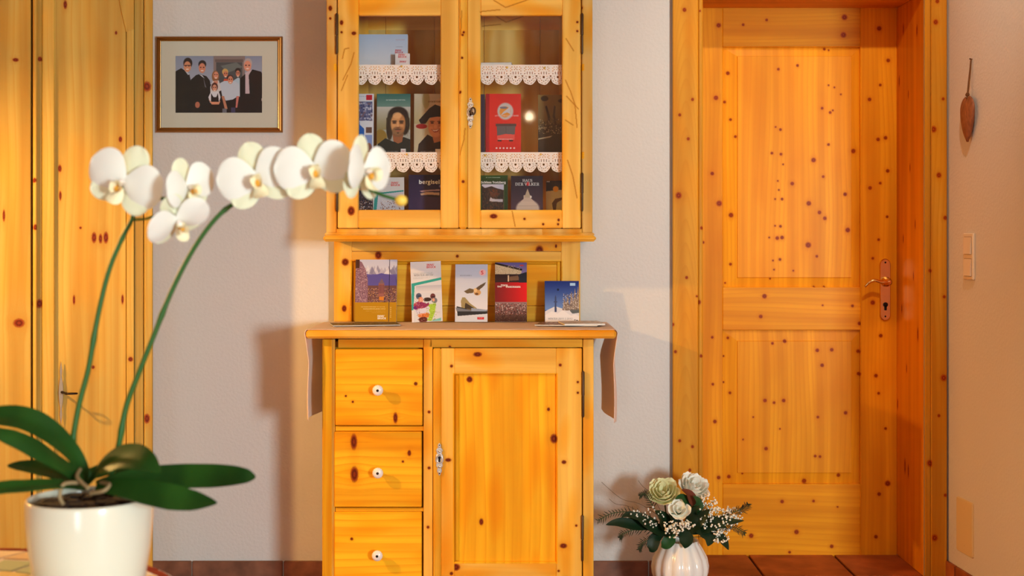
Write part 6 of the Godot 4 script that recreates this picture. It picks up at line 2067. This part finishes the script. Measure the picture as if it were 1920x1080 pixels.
func bouquet() -> void:
	var z := 0.22
	var vb := Vector3(at(1275, 0, z).x, 0, z)
	var u := (EYE_Z - z) / FOCAL
	mats.stalk = flat(rgb8(60, 84, 40), 0.6)
	var v := thing("flower_vase", vb, "white ribbed ceramic vase on the floor by the door casing", "vase")
	var mb := MB.new()
	var R := 53 * u
	var H := at(0, 1012, z).y
	mb.lathe([Vector2(0.0, 0.0015), Vector2(R * 0.66, 0.0015), Vector2(R * 0.7, 0.004), Vector2(R * 0.86, H * 0.18), Vector2(R * 0.98, H * 0.4), Vector2(R * 1.0, H * 0.52), Vector2(R * 0.94, H * 0.68), Vector2(R * 0.78, H * 0.84), Vector2(R * 0.66, H * 0.94), Vector2(R * 0.64, H), Vector2(R * 0.6, H), Vector2(R * 0.6, H * 0.93), Vector2(R * 0.7, H * 0.8), Vector2(R * 0.8, H * 0.5), Vector2(R * 0.5, 0.02), Vector2(0, 0.02)], 96, Vector3.ZERO, 14, 0.07)
	part(v, "vase_body", mb.done(), flat(rgb8(244, 238, 228), 0.14), Vector3.ZERO, true)
	var w := func(px: float, py: float, dz := 0.0) -> Vector3: return at(px, py, z + dz)
	# blossoms
	var cream := flat(rgb8(246, 240, 184), 0.6)
	cream.backlight_enabled = true
	cream.backlight = Color(0.12, 0.12, 0.06)
	var white := flat(rgb8(255, 251, 236), 0.6)
	white.backlight_enabled = true
	white.backlight = Color(0.12, 0.12, 0.09)
	var full := [[3, 0.14, 0.02, 0.62, 1.2], [3, 0.24, 0.04, 0.62, 1.1], [4, 0.34, 0.07, 0.58, 0.9], [5, 0.42, 0.12, 0.52, 0.8], [5, 0.46, 0.2, 0.42, 0.72]]
	rose("rose", w.call(1244, 924, 0.03), 46 * u, cream, Vector3(-0.15, 0.72, 0.68), "pale yellow-green rose in the bouquet, upper left", full, 1)
	rose("rose", w.call(1300, 914, 0.0), 46 * u, white, Vector3(0.25, 0.75, 0.6), "creamy white rose in the bouquet, upper right", full, 2)
	rose("lisianthus", w.call(1273, 957, 0.07), 38 * u, white, Vector3(0.0, 0.55, 0.83), "small white bloom with yellowish edge at the centre of the bouquet", [[3, 0.12, 0.02, 0.6, 1.2], [3, 0.26, 0.06, 0.6, 1.1], [4, 0.38, 0.16, 0.5, 0.9]], 3)
	# dark leaves
	var dark := flat(rgb8(20, 46, 24), 0.35)
	var mid := flat(rgb8(34, 78, 36), 0.4)
	var brown := flat(rgb8(110, 48, 26), 0.55)
	var leaf_sets := [
		["leaf_sprig", "dark green pointed leaves sticking out of the bouquet to the left", dark, [[[1250, 985], [1200, 985], [1160, 980], [1136, 984], 12], [[1245, 1000], [1228, 1010], [1222, 1030], [1218, 1034], 12], [[1240, 985], [1215, 975], [1180, 965], [1165, 970], 9]]],
		["leaf_sprig", "dark ivy leaves hanging over the vase rim to the right", dark, [[[1290, 985], [1320, 995], [1330, 1010], [1327, 1024], 16], [[1330, 985], [1350, 1005], [1360, 1020], [1366, 1031], 9], [[1270, 990], [1285, 1005], [1285, 1020], [1284, 1028], 14], [[1310, 970], [1340, 975], [1370, 978], [1395, 976], 9]]],
		["leaf_sprig", "mid green leaf between the two roses", mid, [[[1275, 960], [1290, 945], [1278, 932], [1266, 936], 9], [[1290, 970], [1306, 955], [1308, 940], [1300, 930], 11], [[1250, 1000], [1256, 1010], [1246, 1024], [1240, 1026], 12]]],
		["leaf_sprig", "dark leaves filling the middle of the bouquet behind the small white bloom", dark, [[[1265, 1005], [1250, 985], [1240, 968], [1228, 958], 15], [[1285, 1005], [1300, 985], [1318, 968], [1330, 955], 14], [[1275, 1005], [1272, 985], [1262, 972], [1254, 962], 13], [[1290, 1000], [1320, 990], [1345, 985], [1362, 990], 13], [[1262, 1002], [1240, 995], [1215, 985], [1196, 975], 13], [[1280, 1000], [1296, 975], [1300, 960], [1312, 948], 12]]],
		["leaf_sprig", "reddish brown leaf below the creamy white rose", brown, [[[1310, 955], [1300, 940], [1290, 925], [1278, 918], 11]]]]
	for q in leaf_sets:
		var o := thing(q[0], w.call(1272, 1000, 0.03), q[1], "leaves", "greenery in the vase")
		for l in q[3]:
			var pts := []
			for i in 4:
				pts.append(w.call(l[i][0], l[i][1], 0.04 + 0.015 * i) - o.position)
			var s: float = l[4] * u
			part(o, "leaf", blade(pts, [s * 0.15, s * 0.7, s, s * 0.85, s * 0.45, s * 0.03], Vector3(0.1, 0.6, 0.8).normalized(), 0.2, 0.0006, 14, 6).done(), q[2], Vector3.ZERO, true)
	# gypsophila sprays
	var gy := flat(rgb8(250, 244, 226), 0.7)
	var g := RandomNumberGenerator.new()
	g.seed = 12
	var ico := []
	for q in [[1270, 985, 24, 13, 80, 0.09, "spray of tiny white blossoms at the front of the bouquet"], [1258, 996, 14, 12, 24, 0.085, "tiny white blossoms over the left of the vase rim"], [1346, 975, 34, 24, 210, 0.05, "large spray of tiny white blossoms at the right of the bouquet"], [1325, 945, 20, 20, 90, 0.04, "tiny white blossoms beside the creamy white rose"], [1372, 965, 18, 16, 100, 0.02, "tiny white blossoms at the far right of the bouquet"], [1225, 970, 22, 18, 46, 0.06, "tiny white blossoms below the yellow-green rose"], [1188, 964, 15, 8, 34, 0.05, "tiny white blossoms at the left of the bouquet"], [1350, 1005, 16, 12, 60, 0.06, "tiny white blossoms hanging low at the right of the bouquet"], [1288, 983, 16, 8, 26, 0.09, "tiny white blossoms just below the small white bloom"]]:
		var ctr: Vector3 = w.call(q[0], q[1], q[5])
		var o := thing("gypsophila_spray", ctr, q[6], "flower", "sprays of tiny white blossoms")
		var fl := MB.new()
		var st := MB.new()
		var root: Vector3 = w.call(1274, 1008, 0.02) - ctr
		for k in q[4]:
			var a := g.randf() * TAU
			var rr := sqrt(g.randf())
			var p := Vector3(cos(a) * rr * q[2] * u, sin(a) * rr * q[3] * u, (g.randf() - 0.3) * 0.04)
			var s := (1.2 + g.randf() * 1.1) * u
			fl.ball(p, Vector3(s, s, s), 6, 4)
			if k % 3 == 0:
				st.tube([root * 0.35 + Vector3(p.x, p.y, 0) * 0.1, root * 0.1 + p * 0.55, p], [0.0007, 0.0005, 0.0004], 4, false)
		var b := part(o, "blossoms", fl.done(), gy, Vector3.ZERO, true)
		b.set_meta("kind", "stuff")
		st.tube([root, root * 0.35, Vector3.ZERO], [0.0012, 0.001, 0.0006], 5, false)
		part(o, "stems", st.done(), mats.stalk, Vector3.ZERO, true)
	# needle-leaved sprigs and bare twigs
	for q in [[[1250, 985], [1190, 962], [1150, 962], [1122, 976], 20, "feathery dark sprig reaching left past the cabinet"], [[1240, 1000], [1200, 992], [1170, 1000], [1162, 1008], 14, "feathery dark sprig drooping at the lower left of the bouquet"], [[1320, 985], [1355, 985], [1380, 990], [1396, 1000], 14, "feathery dark sprig at the lower right of the bouquet"], [[1230, 960], [1216, 935], [1208, 925], [1200, 930], 10, "short dark sprig beside the yellow-green rose"], [[1250, 1000], [1225, 1010], [1205, 1018], [1198, 1030], 10, "fine olive fern tip hanging beside the vase"], [[1345, 975], [1375, 960], [1392, 955], [1402, 945], 12, "fine twig tip at the far right of the bouquet"]]:
		var ctr: Vector3 = w.call(q[0][0], q[0][1], 0.03)
		var o := thing("feathery_sprig", ctr, q[5], "sprig", "greenery in the vase")
		var pts := []
		for i in 4:
			pts.append(w.call(q[i][0], q[i][1], 0.03 + 0.02 * i) - ctr)
		var line := curve(pts, 40)
		mb = MB.new()
		mb.tube(line, [0.0014], 5)
		part(o, "stem", mb.done(), mats.stalk, Vector3.ZERO, true)
		mb = MB.new()
		for k in range(5, 40, 2):
			for s in [-1, 1]:
				var t: Vector3 = (line[mini(k + 1, 39)] - line[k - 1]).normalized()
				var sd: Vector3 = Vector3(-t.y, t.x, 0.3 * s) * s
				var ln: float = (8.0 + 8.0 * g.randf()) * u * (0.6 if k > 33 else 1.0)
				var e: Vector3 = line[k] + (sd * 0.8 + t * 0.6).normalized() * ln
				mb.tube([line[k], (line[k] + e) / 2 + Vector3(0, 0, 0.001), e], [0.0009, 0.0016, 0.0004], 5, false)
		var nd := part(o, "needles", mb.done(), flat(rgb8(44, 50, 30), 0.6), Vector3.ZERO, true)
		nd.set_meta("kind", "stuff")
	for q in [[[1240, 970], [1200, 945], [1165, 935], [1128, 904], "thin bare twig rising at the far left of the bouquet"], [[1240, 960], [1220, 925], [1205, 912], [1197, 901], "thin bare twig beside the yellow-green rose"], [[1230, 975], [1180, 950], [1155, 945], [1142, 935], "thin bare twig curling at the left of the bouquet"]]:
		var ctr: Vector3 = w.call(q[0][0], q[0][1], 0.02)
		var o := thing("bare_twig", ctr, q[4], "twig", "twigs in the vase")
		var pts := []
		for i in 4:
			pts.append(w.call(q[i][0], q[i][1], 0.02) - ctr)
		mb = MB.new()
		mb.tube(curve(pts, 20), [0.0009, 0.0007], 5)
		part(o, "stem", mb.done(), flat(rgb8(96, 76, 50), 0.8), Vector3.ZERO, true)

# ---------------------------------------------------------------- lamps that stand outside the frame
func lamps_out_of_view() -> void:
	# a small pendant bulb behind the camera, mirrored in the cabinet's glass
	var o := thing("pendant_lamp", Vector3(0.12, 2.0, 5.3), "small round pendant lamp hanging behind the camera, out of view", "lamp")
	var glow := flat(rgb8(255, 240, 214), 0.8)
	glow.emission_enabled = true
	glow.emission = Color(1, 0.9, 0.74)
	glow.emission_energy_multiplier = 16.0
	var mb := MB.new()
	mb.ball(Vector3.ZERO, Vector3(0.028, 0.028, 0.028), 20, 12)
	part(o, "lamp_globe", mb.done(), glow, Vector3.ZERO, true)
	mb = MB.new()
	mb.tube([Vector3(0, 0.03, 0), Vector3(0, 0.06, 0), Vector3(0, 0.065, 0), Vector3(0, 0.548, 0)], [0.014, 0.014, 0.003, 0.003], 10)
	part(o, "lamp_cord", mb.done(), mats.dark_iron, Vector3.ZERO, true)
	var pl := OmniLight3D.new()
	pl.name = "pendant_light"
	o.add_child(pl)
	pl.light_energy = PENDANT_E
	pl.light_color = Color(1.0, 0.88, 0.7)
	pl.light_size = 0.028
	pl.omni_range = 12.0
	pl.omni_attenuation = 2.0
	pl.shadow_enabled = true
	# a warm lamp on the left throws the knobs' shadows to the right
	o = thing("floor_lamp", Vector3(-2.10, 0, 1.45), "brass floor lamp with a cream shade on the left, out of view", "lamp")
	mb = MB.new()
	mb.lathe([Vector2(0, 0), Vector2(0.14, 0), Vector2(0.14, 0.012), Vector2(0.02, 0.03), Vector2(0.011, 0.06), Vector2(0.011, 1.58), Vector2(0.03, 1.61), Vector2(0.0, 1.62)], 24)
	part(o, "lamp_pole", mb.done(), mats.brass, Vector3.ZERO, true)
	var bulb := flat(rgb8(255, 220, 170), 0.5)
	bulb.emission_enabled = true
	bulb.emission = Color(1.0, 0.74, 0.44)
	bulb.emission_energy_multiplier = 3.0
	mb = MB.new()
	mb.ball(Vector3(0, 1.68, 0), Vector3(0.035, 0.035, 0.035), 24, 14)
	part(o, "lamp_bulb", mb.done(), bulb, Vector3.ZERO, true)
	var shade := flat(rgb8(236, 206, 160), 0.9)
	shade.backlight_enabled = true
	shade.backlight = Color(0.5, 0.42, 0.3)
	var srows := []
	for q in [[0.17, 1.655], [0.135, 1.74], [0.10, 1.83]]:
		var row := []
		for k in 33:
			row.append(Vector3(cos(-TAU * k / 32) * q[0], q[1], sin(-TAU * k / 32) * q[0]))
		srows.append(row)
	mb = MB.new()
	mb.sheet(srows, 0.001)
	part(o, "lamp_shade", mb.done(), shade, Vector3.ZERO, true)
	var ol := OmniLight3D.new()
	ol.name = "floor_lamp_light"
	o.add_child(ol)
	ol.position = Vector3(0, 1.68, 0)
	ol.light_energy = LAMP_E
	ol.light_color = Color(1.0, 0.785, 0.46)
	ol.light_size = 0.035
	ol.omni_range = 12.0
	ol.omni_attenuation = 2.0
	ol.shadow_enabled = true
	# a recessed ceiling spot shines on the door
	o = thing("ceiling_spot", Vector3(1.12, 2.55, 1.35), "recessed ceiling spotlight in front of the door, out of view", "lamp")
	mb = MB.new()
	mb.lathe([Vector2(0.028, -0.001), Vector2(0.045, -0.004), Vector2(0.05, -0.001), Vector2(0.05, 0.0)], 24)
	part(o, "lamp_ring", mb.done(), mats.silver, Vector3.ZERO, true)
	mb = MB.new()
	mb.lathe([Vector2(0.0, -0.0012), Vector2(0.028, -0.0012)], 20)
	part(o, "lamp_lens", mb.done(), glow, Vector3.ZERO, true)
	var sl := SpotLight3D.new()
	sl.name = "ceiling_spot_light"
	o.add_child(sl)
	sl.position = Vector3(0, -0.012, 0)
	sl.look_at_from_position(sl.global_position, Vector3(1.14, 1.5, -0.31), Vector3.UP)
	sl.light_energy = SPOT_E
	sl.light_color = Color(1.0, 0.93, 0.82)
	sl.spot_angle = 34.0
	sl.spot_angle_attenuation = 1.0
	sl.light_size = 0.03
	sl.spot_range = 8.0
	sl.spot_attenuation = 2.0
	sl.shadow_enabled = true
